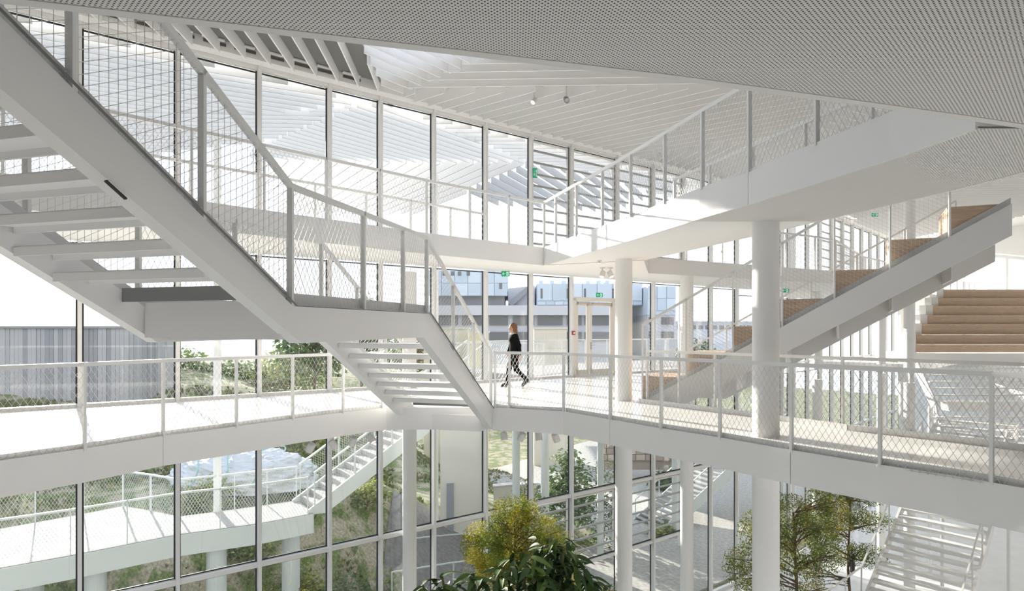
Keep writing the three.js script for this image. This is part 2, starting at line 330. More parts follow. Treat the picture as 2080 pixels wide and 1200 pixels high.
// ---------- railings ----------
function clipLines(poly, du, dv, sp, phase, out) {       // family of lines over a convex 2D polygon
  const L = Math.hypot(du, dv), tx = du / L, ty = dv / L, nx = -ty, ny = tx;
  const ds = poly.map(([u, v]) => u * nx + v * ny), lo = Math.min(...ds), hi = Math.max(...ds);
  for (let k = Math.ceil((lo - phase) / sp); k * sp + phase < hi; k++) {
    const c = k * sp + phase, hits = [];
    for (let i = 0; i < poly.length; i++) { const j = (i + 1) % poly.length, a = ds[i] - c, b = ds[j] - c; if ((a < 0) !== (b < 0)) { const f = a / (a - b); hits.push([poly[i][0] + (poly[j][0] - poly[i][0]) * f, poly[i][1] + (poly[j][1] - poly[i][1]) * f]); } }
    hits.sort((p, q) => p[0] * tx + p[1] * ty - q[0] * tx - q[1] * ty);
    for (let i = 0; i + 1 < hits.length; i += 2) if (Math.hypot(hits[i + 1][0] - hits[i][0], hits[i + 1][1] - hits[i][1]) > 0.01) out.push([hits[i], hits[i + 1]]);
  }
}
// P: post feet [x, y, depth]; wires woven as lozenges turned with the slope
function railing(t, P, o = {}) {
  const { h = 1.1, r = 0.0026, w = 0.075, ratio = 1.7, post = 0.055, rail = 0.05, off = 0, drop = 0.0, mesh = true, posts = true, mat = steelWhite, wm = wireMat, thick = 0.03, skip = [], inside = false } = o;
  const top = P.map(([x, y, d]) => V(x, y + h, d)), hr = new MB();
  for (let i = 0; i + 1 < top.length; i++) { const e = top[i + 1].clone().sub(top[i]).normalize().multiplyScalar(rail * 0.3); hr.bar(top[i].clone().sub(e), top[i + 1].clone().add(e), rail, rail); }
  const base = t.part(inside ? 'railing' : 'handrail', hr, mat), under = inside ? base : undefined;
  for (let i = 0; i < P.length; i++) {
    const a = P[Math.max(0, i - 1)], b = P[Math.min(P.length - 1, i + 1)], L = Math.hypot(b[0] - a[0], b[2] - a[2]) || 1;
    if (posts && !skip.includes(i)) t.part('post', new MB().post(P[i][0], P[i][2], P[i][1] - drop, P[i][1] + h - rail / 2, (b[0] - a[0]) / L, (b[2] - a[2]) / L, post, thick), mat, undefined, under);
    if (!mesh || i + 1 === P.length) continue;
    const [p, q] = [P[i], P[i + 1]], R = Math.hypot(q[0] - p[0], q[2] - p[2]), tx = (q[0] - p[0]) / R, td = (q[2] - p[2]) / R;
    const sl = Math.atan2(q[1] - p[1], R), poly = [[0, p[1]], [R, q[1]], [R, q[1] + h], [0, p[1] + h]], seg = [];
    const f = Math.atan(ratio), sp = w * Math.sin(f);
    clipLines(poly, Math.cos(sl + f), Math.sin(sl + f), sp, 0.01, seg); clipLines(poly, Math.cos(sl - f), Math.sin(sl - f), sp, 0.02, seg);
    const m = new MB(); for (const [a2, b2] of seg) m.wire(V(p[0] + tx * a2[0], a2[1], p[2] + td * a2[0]), V(p[0] + tx * b2[0], b2[1], p[2] + td * b2[0]), r);
    m.wire(V(p[0], p[1] + 0.012, p[2]), V(q[0], q[1] + 0.012, q[2]), r * 1.5);
    t.part('wire_mesh', m, wm, STUFF(), under);
  }
}
const along = (e, y, step) => {           // posts evenly along an edge
  const out = []; let total = 0; const seg = [];
  for (let i = 0; i + 1 < e.length; i++) { const l = Math.hypot(e[i + 1][0] - e[i][0], e[i + 1][1] - e[i][1]); seg.push(l); total += l; }
  const n = Math.max(1, Math.round(total / step));
  for (let k = 0; k <= n; k++) { let s = total * k / n, i = 0; while (i < seg.length - 1 && s > seg[i]) { s -= seg[i]; i++; } const f = s / seg[i]; out.push([e[i][0] + (e[i + 1][0] - e[i][0]) * f, y, e[i][1] + (e[i + 1][1] - e[i][1]) * f]); }
  return out;
};
const keep = (pts, y) => pts.map(([x, d]) => [x, y, d]);
{ const t = thing('railing', 'white mesh railing on the middle floor edge left of the straight stair', 'railing'); railing(t, keep([[-7.6, 4.4], [-6.4, 6.2], [-5.45, 7.53], [-4.99, 8.45], [-4.33, 9.28], [-3.75, 10.1], [-3.11, 10.88], [-2.52, 11.5]], M)); t.done(); }
{ const t = thing('railing', 'long white mesh railing curving along the middle walkway before the woman and columns', 'railing'); railing(t, keep([[-0.33, 11.57], [-0.05, 11.47], [0.964, 11.02], [1.667, 10.0], [2.3, 9.1], [2.93, 8.32], [3.52, 7.44], [4.13, 6.63], [4.75, 5.85], [5.3, 5.0]], M)); t.done(); }
{ const t = thing('railing', 'white mesh railing on the far side of the middle walkway, under the wood-clad stepped seating', 'railing'); railing(t, keep([[2.85, 12.45], [3.35, 11.85], [3.85, 11.2], [4.5, 10.25], [5.15, 9.2], [5.75, 8.5], [6.7, 7.3], [7.5, 6.1]], M)); t.done(); }
{ const t = thing('railing', 'white mesh railing along the upper left gallery in front of the tall windows', 'railing'); railing(t, along([[-10.4, 3.68], ...upFar.slice(1)], L2, 1.12)); t.done(); }
{ const t = thing('railing', 'lower second railing on the upper gallery, close behind the front one', 'railing'); railing(t, along([[-11.0, 5.9], [-5.66, 11.0], [-3.54, 12.87], [-0.69, 15.6]], L2, 1.15), { mesh: false }); t.done(); }
{ const t = thing('railing', 'white mesh railing rising along the left edge of the upper bridge', 'railing'); railing(t, [...keep([[0.77, 14.18], [1.0, 13.5], [1.35, 12.4], [1.73, 11.3], [2.06, 10.25], [2.38, 9.2], [2.66, 8.25], [2.95, 7.34], [3.25, 6.3], [3.5, 5.3]], L2)]); t.done(); }
{ const t = thing('railing', 'white mesh railing on the far right edge of the upper bridge, behind the front one', 'railing'); railing(t, along([[5.2, 5.4], [4.94, 6.6], [4.47, 8.25], [4.0, 9.84], [3.3, 12.0]], L2, 1.15)); t.done(); }
{ const t = thing('railing', 'distant white railing on the upper gallery beyond the void, above the stepped seating', 'railing'); railing(t, [...along([[3.7, 16.1], [10.7, 19.7], [14.5, 24.4]], L2, 1.4), ...along([[14.7, 24.6], F2(20, -4.2)], L2, 1.6)], { r: 0.0032, w: 0.1 }); t.done(); }
{ const t = thing('railing', 'distant white railing on the far middle gallery, seen below the stepped seating', 'railing'); railing(t, along([F2(3.5, -4.2), F2(8, -4.2)], M, 1.5), { r: 0.0032, w: 0.1 }); t.done(); }

// ---------- straight stair on the left: flight, landing, flight ----------
const WD = [-0.965, 0.262];                                            // across the stair, towards the far side
{
  const A = [-0.386, M, 11.58], B = [-1.21, M + 1.775, 8.57], Cc = [-2.0, M + 1.75, 5.4], Dd = [-2.83, L2 + 0.02, 2.48];
  const t = thing('straight_stair', 'white steel stair with open risers, two flights and a mid landing, hanging across the left', 'stair');
  const W = 1.8, off = (p, w, y = 0) => V(p[0] + WD[0] * w, p[1] + y, p[2] + WD[1] * w);
  const prof = (w) => [off(A, w, 0), off(B, w, 0), off(Cc, w, 0), off(Dd, w, 0), off(Dd, w, -0.4), off([-1.98, M + 1.75, 5.55], w, -0.34), off([-1.26, M + 1.775, 8.42], w, -0.34), off(A, w, -0.4)];
  for (const w of [0, W - 0.13]) t.part('stringer', new MB().side(prof(w), new THREE.Vector3(WD[0] * 0.13, 0, -WD[1] * 0.13)), white);
  const toe = (w) => { const f = (P, h) => off(P, w, h), Z = [A, B, Cc, Dd]; t.part('toe_plate', new MB().side([...Z.map((p) => f(p, -0.05)), ...Z.reverse().map((p) => f(p, 0.125))], new THREE.Vector3(WD[0] * 0.02, 0, -WD[1] * 0.02)), toeGrey);
    const Y2 = [A, B, Cc, Dd], gap = new MB(); for (let i = 0; i < 3; i++) gap.bar(f(Y2[i], 0.003).addScaledVector(new THREE.Vector3(-WD[0], 0, WD[1]), 0.1), f(Y2[i + 1], 0.003).addScaledVector(new THREE.Vector3(-WD[0], 0, WD[1]), 0.1), 0.02, 0.006); if (w < 1) t.part('shadow_gap_strip', gap, shadowGapGrey); };  // dark strip laid on the stringer top as its shadow gap
  toe(0.06); toe(W - 0.08);
  t.part('fixing_slot', new MB().bar(V(-2.458, M + 2.365, 3.76), V(-2.49, M + 2.445, 3.62), 0.02, 0.012), darkGap);
  const flight = (P, Q, n, skip = 0) => {
    for (let i = 1 + skip; i < n; i++) {
      const f = i / n, x = P[0] + (Q[0] - P[0]) * f, d = P[2] + (Q[2] - P[2]) * f, y = P[1] + (Q[1] - P[1]) * f, l = Math.hypot(Q[0] - P[0], Q[2] - P[2]), ux = (Q[0] - P[0]) / l, ud = (Q[2] - P[2]) / l;
      const m = new MB(), a = [x - ux * 0.02, y, d - ud * 0.02];
      const p0 = off(a, 0.14, -0.1), p1 = off(a, W - 0.14, -0.1), s = new THREE.Vector3(ux * 0.3, 0, -ud * 0.3);
      m.bar(p0.clone().addScaledVector(s, 0.55), p1.clone().addScaledVector(s, 0.55), 0.31, 0.03);       // tread plate
      m.bar(p0.clone().addScaledVector(s, 0.05).add(new THREE.Vector3(0, -0.03, 0)), p1.clone().addScaledVector(s, 0.05).add(new THREE.Vector3(0, -0.03, 0)), 0.02, 0.07);   // folded nosing
      m.bar(p0.clone().addScaledVector(s, 1.06).add(new THREE.Vector3(0, -0.03, 0)), p1.clone().addScaledVector(s, 1.06).add(new THREE.Vector3(0, -0.03, 0)), 0.02, 0.07);
      t.part('tread', m, whiteMatt);
    }
  };
  flight(A, B, 10, 1); flight(Cc, Dd, 10, 1);
  const cross = (P, Q, f, y0, y1, w0, w1, th) => { const x = P[0] + (Q[0] - P[0]) * f, d = P[2] + (Q[2] - P[2]) * f; return new MB().bar(off([x, (y0 + y1) / 2, d], w0), off([x, (y0 + y1) / 2, d], w1), th, y1 - y0); };
  t.part('gap_shade_plate', cross(Cc, Dd, 0.085, M + 1.8, M + 1.93, 0.2, W - 0.13, 0.02), std([0.25, 0.255, 0.25], 0.8));  // plate coloured dark for the shade under the first upper tread
  t.part('end_plate', cross(Cc, Dd, 0.0, M + 1.46, M + 1.8, 0.13, W - 0.13, 0.04), white);
  t.part('gap_shade_plate', cross(A, B, 0.06, M + 0.05, M + 0.17, 0.2, W - 0.2, 0.02), std([0.16, 0.165, 0.16], 0.8));  // same at the stair foot: dark colour stands for the shaded gap
  // landing plate and its folded underside
  const la = [-1.2, M + 1.68, 8.5], lb = [-2.0, M + 1.68, 5.5], q = (p, w) => [p[0] + WD[0] * w, p[2] + WD[1] * w];
  t.part('landing_plate', new MB().prism([q(la, 0.13), q(la, W - 0.13), q(lb, W - 0.13), q(lb, 0.13)], M + 1.62, M + 1.7), whiteMatt);
  t.part('landing_soffit', new MB().prism([q([-1.27, 0, 8.3], 0.13), q([-1.27, 0, 8.3], W - 0.13), q([-1.93, 0, 5.68], W - 0.13), q([-1.93, 0, 5.68], 0.13)], M + 1.44, M + 1.6), white);
  t.part('landing_box', new MB().prism([q([-1.95, 0, 5.6], 0.35), q([-1.95, 0, 5.6], W - 0.35), q([-1.97, 0, 5.5], W - 0.35), q([-1.97, 0, 5.5], 0.35)], M + 1.47, M + 1.66), white);
  t.part('foot_beam', new MB().prism([q([-0.4, 0, 11.5], 0.13), q([-0.4, 0, 11.5], W - 0.13), q([-0.47, 0, 11.25], W - 0.13), q([-0.47, 0, 11.25], 0.13)], M - 0.4, M - 0.1), white);
  const lerp = (P, Q, f) => [P[0] + (Q[0] - P[0]) * f, P[1] + (Q[1] - P[1]) * f, P[2] + (Q[2] - P[2]) * f];
  const path = (w) => [A, lerp(A, B, 0.33), lerp(A, B, 0.66), B, lerp(B, Cc, 0.25), lerp(B, Cc, 0.58), Cc, lerp(Cc, Dd, 0.342), lerp(Cc, Dd, 0.666), lerp(Cc, Dd, 0.98)].map(([x, y, d]) => [x + WD[0] * w, y, d + WD[1] * w]);
  for (const w of [0.03, W - 0.03]) railing(t, path(w), { r: 0.0024, w: 0.075, inside: true });
  t.done();
}

// ---------- louvre ceiling and canopy: fields of upright fins ----------
const finBox = new THREE.BoxGeometry(1, 1, 1);
function fins(name, poly, dir, sp, phase, y, h = 0.3, th = 0.028, mat = finWhite, holes = false) {
  const g = new THREE.Group(); g.name = numbered(name); g.userData = { kind: 'structure' }; scene.add(g);
  const cx = poly.reduce((s, p) => s + p[0], 0) / poly.length, cd = poly.reduce((s, p) => s + p[1], 0) / poly.length; g.position.set(cx, y, -cd);
  const L = Math.hypot(...dir), tx = dir[0] / L, td = dir[1] / L, seg = []; clipLines(poly, dir[0], dir[1], sp, phase, seg);
  for (const [a, b] of seg) {
    const l = Math.hypot(b[0] - a[0], b[1] - a[1]); if (l < 0.15) continue;
    const m = shade(new THREE.Mesh(finBox, mat)); m.name = 'louvre_fin'; m.scale.set(l, h, th);
    m.position.set((a[0] + b[0]) / 2 - cx, h / 2, -(a[1] + b[1]) / 2 + cd); m.rotation.y = Math.atan2(td, tx); g.add(m);
  }
  return g;
}
{ const t = struct('ceiling_void'); t.part('void_shade_sheet', new MB().prism([[-7.2, 13.3], [-3.35, 15.9], [-3.35, 11.5], [-7.2, 9.0]], ROOF + 0.3, ROOF + 0.318), std([0.22, 0.22, 0.215], 0.9));  // grey sheet below the roof paints the darkness of deep voids between fins
  for (let i = 0; i < 12; i++) { const p = F1(-1.6 + i * 0.62, -0.5), q = F1(-1.15 + i * 0.62, -0.5); t.part('slot_cover', new MB().bar(V(p[0], ROOF + 0.27, p[1]), V(q[0], ROOF + 0.27, q[1]), 0.1, 0.03), white); t.part('slot', new MB().bar(V(p[0], ROOF + 0.2, p[1] + 0.06), V(q[0], ROOF + 0.2, q[1] + 0.06), 0.02, 0.06), std([0.12, 0.11, 0.1], 0.9)); }
  t.done(); }
const Y = ROOF;
// inside the glass
fins('ceiling_louvres', [F1(-11.5, -0.45), F1(6.2, -0.45), [-3.3, 15.1], [-3.3, 4], [-17.5, 4]], [-0.07, 1], 0.45, 0.1, Y);
fins('ceiling_louvres', [[-3.25, 15.2], [-2.85, 15.25], [-0.9, 13.5], [4.2, 9.0], [4.2, 4], [-3.25, 4]], [0.64, 0.76], 0.36, 0.05, Y);
fins('ceiling_louvres', [[-2.9, 15.1], [-0.9, 13.3], [4.2, 8.8], [9, 8.8], [9, 14.6]], [1, -0.035], 0.42, 0.02, Y);
fins('ceiling_louvres', [[-2.85, 15.2], [9, 14.7], [9, 18.4], [7.7, 18.8], [5.0, 20.5], F1(17.0, -0.4), F1(7.0, -0.4)], [-0.814, 0.58], 0.42, 0.0, Y);
fins('ceiling_louvres', [[5.0, 20.6], [7.7, 18.9], [9, 18.5], [14, 17.5], [20, 24], F2(8, -0.4), [C[0], C[1] - 0.4], F1(17.4, -0.4)], [-0.22, 1], 0.42, 0.0, Y);
fins('ceiling_louvres', [[9.1, 18.3], [9.1, 9], [20, 9], [28, 26], [20.2, 24], [14, 17.4]], [0.9, 0.44], 0.42, 0.1, Y);
fins('ceiling_louvres', [[20.1, 24.2], [28, 26.2], F2(18, -0.4), F2(8.2, -0.4)], [1, -0.1], 0.42, 0.1, Y);
fins('ceiling_louvres', [[-17.5, -5.6], [-17.5, 3.9], [9, 3.9], [9, -5.6]], [1, 0.1], 0.5, 0.1, Y);
fins('ceiling_louvres', [[-3.2, 3.95], [9, 3.95], [9, 8.7], [4.3, 8.7]], [1, -0.035], 0.42, 0.1, Y);
// outside the glass
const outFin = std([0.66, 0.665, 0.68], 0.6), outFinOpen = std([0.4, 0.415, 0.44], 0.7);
fins('canopy_louvres', [F1(-11.5, 0.4), F1(5.0, 0.4), [-4.2, 15.9], [-6.6, 16.6], [-14.8, 16.1], [-20.5, 9]], [0.91, 0.41], 0.34, 0.0, Y, 0.3, 0.028, outFin);
fins('canopy_louvres', [[-14.8, 16.2], [-6.6, 16.7], [-4.3, 16.1], [-7.6, 18.9], [-12.5, 20.6], [-16.5, 20]], [1, 0.06], 0.34, 0.1, Y, 0.3, 0.028, outFin);
fins('canopy_louvres', [[-4.2, 16.1], [-3.35, 16.0], [0.6, 21.6], [-1.0, 21.5], [-6.5, 21.3], [-9.4, 21.0], [-7.6, 18.95]], [0.65, 0.76], 0.36, 0.0, Y, 0.3, 0.028, outFin);
fins('canopy_louvres', [F1(7.1, 0.4), F1(16.5, 0.4), [3.2, 23.0], [0.7, 21.6], [-3.3, 16.0]], [1, 0.03], 0.38, 0.0, Y, 0.3, 0.028, outFin);
fins('canopy_louvres', [[-9.5, 21.1], [-6.5, 21.4], [0.5, 21.7], [-2.0, 26.2], [-4.8, 31], [-12, 31]], [-0.56, 0.83], 0.52, 0.0, Y, 0.3, 0.03, outFinOpen);
fins('canopy_louvres', [[0.7, 21.8], [3.2, 23.1], [6.5, 26.5], [5.2, 30.5], [-1.2, 28.6], [-1.9, 26.2]], [0.42, 0.91], 0.55, 0.0, Y, 0.3, 0.03, outFinOpen);
fins('canopy_louvres', [F1(16.7, 0.4), [C[0] - 0.3, C[1] + 0.4], [10.8, 30.5], [6.6, 26.5], [3.3, 23.1]], [1, 0.25], 0.42, 0.0, Y, 0.3, 0.028, outFin);
// slim columns that carry the canopy outside
for (const [x, d, y0] of [[-8.95, 17.95, LOW], [-3.0, 23.2, 3.3],  [8.4, 29.5, 0]]) column(x, d, y0, ROOF, 0.11, 'column_outside');

// ---------- stepped seating with wooden blocks, middle floor to upper floor ----------
const smooth = THREE.MathUtils.smoothstep;
{
  const O = [2.75, 12.6], U = [0.923, -0.386], Wv = [0.5, 0.866], SL = 0.587, R = 0.905, W = 1.5, n = 7;
  const q = (r, v, y) => V(O[0] + U[0] * r + Wv[0] * v, y, O[1] + U[1] * r + Wv[1] * v);
  const t = thing('stepped_seating', 'white steel flight of tall wood-clad seating steps rising right behind the thick column', 'stair');
  const wv = (w) => new THREE.Vector3(Wv[0] * w, 0, -Wv[1] * w), st = n * R;
  t.part('stringer', new MB().side([q(0, 0, M), q(st, 0, M + SL * st), q(st, 0, M + SL * st - 0.55), q(0.9, 0, M)], wv(0.1)), white);
  t.part('stringer', new MB().side([q(0.1, W - 0.1, M), q(st, W - 0.1, M + SL * st), q(st, W - 0.1, M + SL * st - 0.86), q(1.45, W - 0.1, M)], wv(0.1)), white);
  t.part('toe_plate', new MB().side([q(0.05, 0.1, M), q(st, 0.1, M + SL * st - 0.03), q(st, 0.1, M + SL * st + 0.12), q(0, 0.1, M + 0.12)], wv(0.02)), toeGrey);
  for (let i = 0; i < n; i++) {
    const r0 = i * R, r1 = (i + 1) * R, y0 = M + SL * r0, y1 = M + SL * r1;
    const blk = t.part('seat_block', new MB().side([q(r0, 0.13, y0 + 0.03), q(r1, 0.13, y1 + 0.0), q(r1, 0.13, y1 + 0.001), q(r0, 0.13, y1)], wv(W - 0.26)), wood);
    t.part('seat_top', new MB().side([q(r0 - 0.01, 0.12, y1), q(r1, 0.12, y1), q(r1, 0.12, y1 + 0.025), q(r0 - 0.01, 0.12, y1 + 0.025)], wv(W - 0.24)), wood, undefined, blk);
    if (i > 1) t.part('cross_plate', new MB().side([q(r0 + 0.05, 0.1, y0 - 0.1), q(r0 + 0.08, 0.1, y0 - 0.1), q(r0 + 0.08, 0.1, y0 - 0.75), q(r0 + 0.05, 0.1, y0 - 0.75)], wv(W - 0.2)), white);
  }
  const P = [];
  for (let i = 0; i < n; i++) { const p = q(i * R + 0.02, 0.04, M + SL * i * R); P.push([p.x, p.y, -p.z]); }
  railing(t, P, { h: 1.65, post: 0.05, inside: true });
  const Q = [];
  for (let i = 0; i < n; i++) { const p = q(i * R + 0.4, W + 0.9, M + SL * (i * R + 0.2)); Q.push([p.x, p.y, -p.z]); }
  railing(t, Q, { h: 0.95, mesh: false, rail: 0.04, post: 0.035, thick: 0.035, inside: true }); t.done();
}
// ---------- second, distant wooden seating at the far right ----------
{
  const t = thing('stepped_seating', 'distant broad wooden seating steps facing the room beside a white stepped wall', 'stair');
  const ys = [698, 678, 658, 640, 621, 605, 588], xs = [1854, 1862, 1873, 1885, 1896, 1907, 1917];
  for (let i = 0; i < ys.length; i++) {
    const d = 27 + 0.45 * i, y = E + (672 - ys[i]) / 1200 * d, yb = E + (672 - (i ? ys[i - 1] : 716)) / 1200 * (d - 0.45), x = (xs[i] - 1040) / 1200 * d;
    t.part('seat_board', new MB().prism([[x, d], [26.5, d], [26.5, d + 0.5], [x, d + 0.5]], y - 0.04, y), wood);
    t.part('riser_board', new MB().prism([[x + 0.01, d + 0.02], [26.4, d + 0.02], [26.4, d + 0.05], [x + 0.01, d + 0.05]], yb, y - 0.045), wood);
    t.part('side_panel', new MB().prism([[x - 0.35, d + 0.02], [x - 0.01, d + 0.02], [x - 0.01, d + 0.5], [x - 0.35, d + 0.5]], yb - 0.5, y + 0.04), white);
  }
  t.part('base_beam', new MB().prism([[18.35, 26.9], [26.5, 26.9], [26.5, 30], [18.35, 30]], E - 1.42, E - 1.02), white);
  t.done();
  const s = thing('open_stair', 'distant white open-riser stair seen edge-on under the far wooden seating', 'stair');
  const row = (y, d, x0) => s.part('tread', new MB().prism([[x0, d], [25, d], [25, d + 0.3], [x0, d + 0.3]], y - 0.05, y), white);
  for (let i = 0; i < 6; i++) row(E - 1.62 - 0.28 * i, 25.8 - 0.1 * i, 18.0 + 0.05 * i);
  s.part('landing_plate', new MB().prism([[18.3, 24.5], [25, 24.5], [25, 25.3], [18.3, 25.3]], E - 3.35, E - 2.95), white);
  for (let i = 0; i < 7; i++) row(E - 3.55 - 0.26 * i, 24.4 - 0.1 * i, 17.6 + 0.03 * i);
  s.part('stringer', new MB().bar(V(17.75, E - 1.45, 26), V(17.9, E - 3.2, 25), 0.08, 0.35), white);
  s.part('stringer', new MB().bar(V(17.9, E - 3.2, 25), V(17.5, E - 5.6, 23.7), 0.08, 0.35), white);
  for (const [x, d] of [[18.4, 26], [24.5, 24.8]]) s.part('support_leg', new MB().wire(V(x, 0, d), V(x, E - 3.3, d), 0.08, 12), white);
  s.done();
}
// ---------- lower right stair between the trees and the frame ----------
{
  const t = thing('straight_stair', 'white open-riser stair with a landing at the lower right below the walkway', 'stair');
  const O = [9.9, 16.8], U = [0.75, 0.6614], Q = [0.6614, -0.75], y0 = E - 7.8, W = 2.3, n = 26, rise = 0.175, run = 0.3;
  const q = (u, w, y) => V(O[0] + U[0] * u + Q[0] * w, y, O[1] + U[1] * u + Q[1] * w), pq = (u, w) => [O[0] + U[0] * u + Q[0] * w, O[1] + U[1] * u + Q[1] * w];
  const wv = (w) => new THREE.Vector3(Q[0] * w, 0, -Q[1] * w);
  for (const w of [0, W]) t.part('stringer', new MB().side([q(-2.4, w, y0 + 0.06), q(0, w, y0 + 0.06), q(n * run, w, y0 + n * rise + 0.06), q(n * run, w, y0 + n * rise - 0.28), q(0.1, w, y0 - 0.25), q(-2.4, w, y0 - 0.25)], wv(0.07)), white);
  for (let i = 1; i <= n; i++) {
    const m = new MB(), u = i * run, y = y0 + i * rise;
    m.bar(q(u, 0.08, y - 0.02), q(u, W, y - 0.02), 0.27, 0.035); m.bar(q(u - 0.13, 0.08, y - 0.05), q(u - 0.13, W, y - 0.05), 0.02, 0.05);
    t.part('tread', m, white);
  }
  t.part('landing_plate', new MB().prism([pq(-2.4, 0.07), pq(0.05, 0.07), pq(0.05, W), pq(-2.4, W)], y0 - 0.1, y0), white);
  for (const [u, w] of [[-2.2, 0.2], [-2.2, W - 0.2], [-0.1, 0.2], [-0.1, W - 0.2], [n * run, 0.2], [n * run, W - 0.2]]) { const p = q(u, w, 0), h = u > 1 ? y0 + n * rise - 0.2 : y0 - 0.1; t.part('support_leg', new MB().wire(p, q(u, w, h), 0.06, 14), white); }
  const P = (w) => [-2.3, -1.2, 0, 1.2, 2.4, 3.6, 4.8, 6.0].map((u) => { const v = q(u, w, y0 + Math.max(0, u) * rise / run + 0.06); return [v.x, v.y, -v.z]; });
  for (const w of [0.035, W + 0.035]) railing(t, P(w), { h: 1.05, mesh: false, rail: 0.04, post: 0.035, thick: 0.035, inside: true });
  t.done();
}

// ---------- spotlights, signs, call point ----------
const lampBody = std([0.75, 0.74, 0.72], 0.4), lampDark = std([0.3, 0.3, 0.3], 0.5);
const glowWarm = std([1, 0.9, 0.8], 0.4, { emissive: new THREE.Color(1, 0.72, 0.55), emissiveIntensity: 1.6 });
const lens = std([0.6, 0.59, 0.57], 0.25);
function spot(label, x, y, d, dir, lit, group, drop = 0) {          // y: ceiling height it hangs from
  const t = thing('spotlight', label, 'spotlight', group), D = new THREE.Vector3(...dir).normalize(), c = V(x, y - 0.17, d);
  t.part('bracket', new MB().bar(V(x, y + drop, d), V(x, y - 0.15, d), 0.035, 0.035), lampBody);
  t.part('ceiling_plate', new MB().bar(V(x - 0.06, y + drop - 0.012, d), V(x + 0.06, y + drop - 0.012, d), 0.08, 0.024), lampBody);
  const put = (g, k) => { g.applyQuaternion(new THREE.Quaternion().setFromUnitVectors(new THREE.Vector3(0, 1, 0), D)); g.translate(c.x + D.x * k, c.y + D.y * k, c.z + D.z * k); return g; };
  const head = new THREE.LatheGeometry([[0, -0.09], [0.05, -0.09], [0.068, -0.075], [0.068, 0.08], [0.06, 0.08], [0.058, 0.06]].map((p) => new THREE.Vector2(...p)), 24);
  const hd = t.part('lamp_head', put(head, 0), lit === 'dark' ? lampDark : lampBody);
  t.part('lamp_lens', put(new THREE.CylinderGeometry(0.057, 0.057, 0.01, 24), 0.055), lit === true ? glowWarm : lens, undefined, hd);
  const o = t.done();
  if (lit === true) {
    const s = new THREE.SpotLight(new THREE.Color(1, 0.8, 0.64), 1.5, 0, 0.5, 0.6); s.castShadow = true; s.shadow.radius = 3;
    s.position.set(c.x + D.x * 0.09, c.y + D.y * 0.09, c.z + D.z * 0.09); s.target.position.copy(s.position).addScaledVector(D, 3); scene.add(s, s.target);
  }
  return o;
}
const mb = M - 0.4, ub = L2 - 0.4;
spot('white spotlight with a lit lamp under the louvre ceiling, tilted left', 0.57, ROOF + 0.02, 15.3, [-0.5, -0.75, 0.55], true, undefined, 0.3);
spot('dark spotlight under the louvre ceiling, right of the lit one', 1.4, ROOF + 0.02, 15.2, [0.1, -0.6, 0.75], 'dark', undefined, 0.3);
for (const [x, d, dir, lit, label] of [
  [-3.62, 10.62, [-0.5, -0.8, -0.3], false, 'leftmost pale spotlight under the middle floor left of the stair foot'],
  [-3.3, 10.9, [0.5, -0.8, -0.2], 'no', 'second spotlight from the left under the middle floor, turned right'],
  [-3.02, 11.2, [-0.4, -0.85, -0.2], false, 'third spotlight from the left under the middle floor, facing the camera'],
  [-2.72, 11.45, [0.5, -0.7, 0.3], true, 'glowing spotlight under the middle floor just left of the stair foot'],
  [-0.16, 11.75, [0.15, -0.95, 0.3], true, 'glowing spotlight under the walkway nearest the right of the stair foot'],
  [0.19, 11.72, [-0.4, -0.8, -0.3], false, 'pale spotlight under the walkway between two glowing ones'],
  [0.53, 11.7, [0.1, -0.95, 0.3], true, 'glowing spotlight under the walkway second of that pair'],
  [0.86, 11.6, [0.3, -0.8, -0.3], false, 'rightmost pale spotlight under the walkway']]) spot(label, x, mb, d, dir, lit === 'no' ? false : lit);
spot('left of two small lit spotlights under the upper floor by the round column', 2.25, ub, 14.7, [-0.3, -0.9, 0.4], true);
spot('right of two small lit spotlights under the upper floor by the round column', 2.45, ub, 14.7, [0.35, -0.85, 0.4], true);
{ const t = thing('smoke_detector', 'small flat detector on the white underside of the upper bridge', 'detector'), g = new THREE.CylinderGeometry(0.05, 0.06, 0.03, 20); g.translate(1.95, ub - 0.015, -13.2); t.part('housing', g, white); t.part('sensor_cap', new THREE.CylinderGeometry(0.025, 0.025, 0.02, 16).translate(1.95, ub - 0.035, -13.2), greyMetal); t.done(); }

function canvasTex(w, h, draw) { const c = document.createElement('canvas'); c.width = w; c.height = h; draw(c.getContext('2d'), w, h); const t = new THREE.CanvasTexture(c); t.colorSpace = THREE.SRGBColorSpace; t.magFilter = THREE.LinearFilter; return t; }
function pictogram(arrow) {
  return canvasTex(256, 128, (g, w, h) => {
    g.fillStyle = '#0c9a63'; g.fillRect(0, 0, w, h); g.fillStyle = g.strokeStyle = '#f2fff8';
    g.fillRect(150, 18, 74, 96); g.fillStyle = '#0c9a63'; g.beginPath(); g.arc(172, 36, 9, 0, 7); g.fill();
    g.lineWidth = 10; g.lineCap = 'round'; g.strokeStyle = '#0c9a63'; g.beginPath(); g.moveTo(172, 48); g.lineTo(176, 72); g.lineTo(160, 100); g.moveTo(176, 72); g.lineTo(200, 84); g.lineTo(206, 102); g.moveTo(172, 52); g.lineTo(196, 62); g.moveTo(172, 52); g.lineTo(156, 70); g.stroke();
    g.strokeStyle = '#f2fff8'; g.lineWidth = 14; g.beginPath();
    if (arrow === 'down') { g.moveTo(70, 20); g.lineTo(70, 104); g.moveTo(38, 74); g.lineTo(70, 106); g.lineTo(102, 74); } else { g.moveTo(110, 64); g.lineTo(26, 64); g.moveTo(56, 34); g.lineTo(24, 64); g.lineTo(56, 94); }
    g.stroke();
  });
}
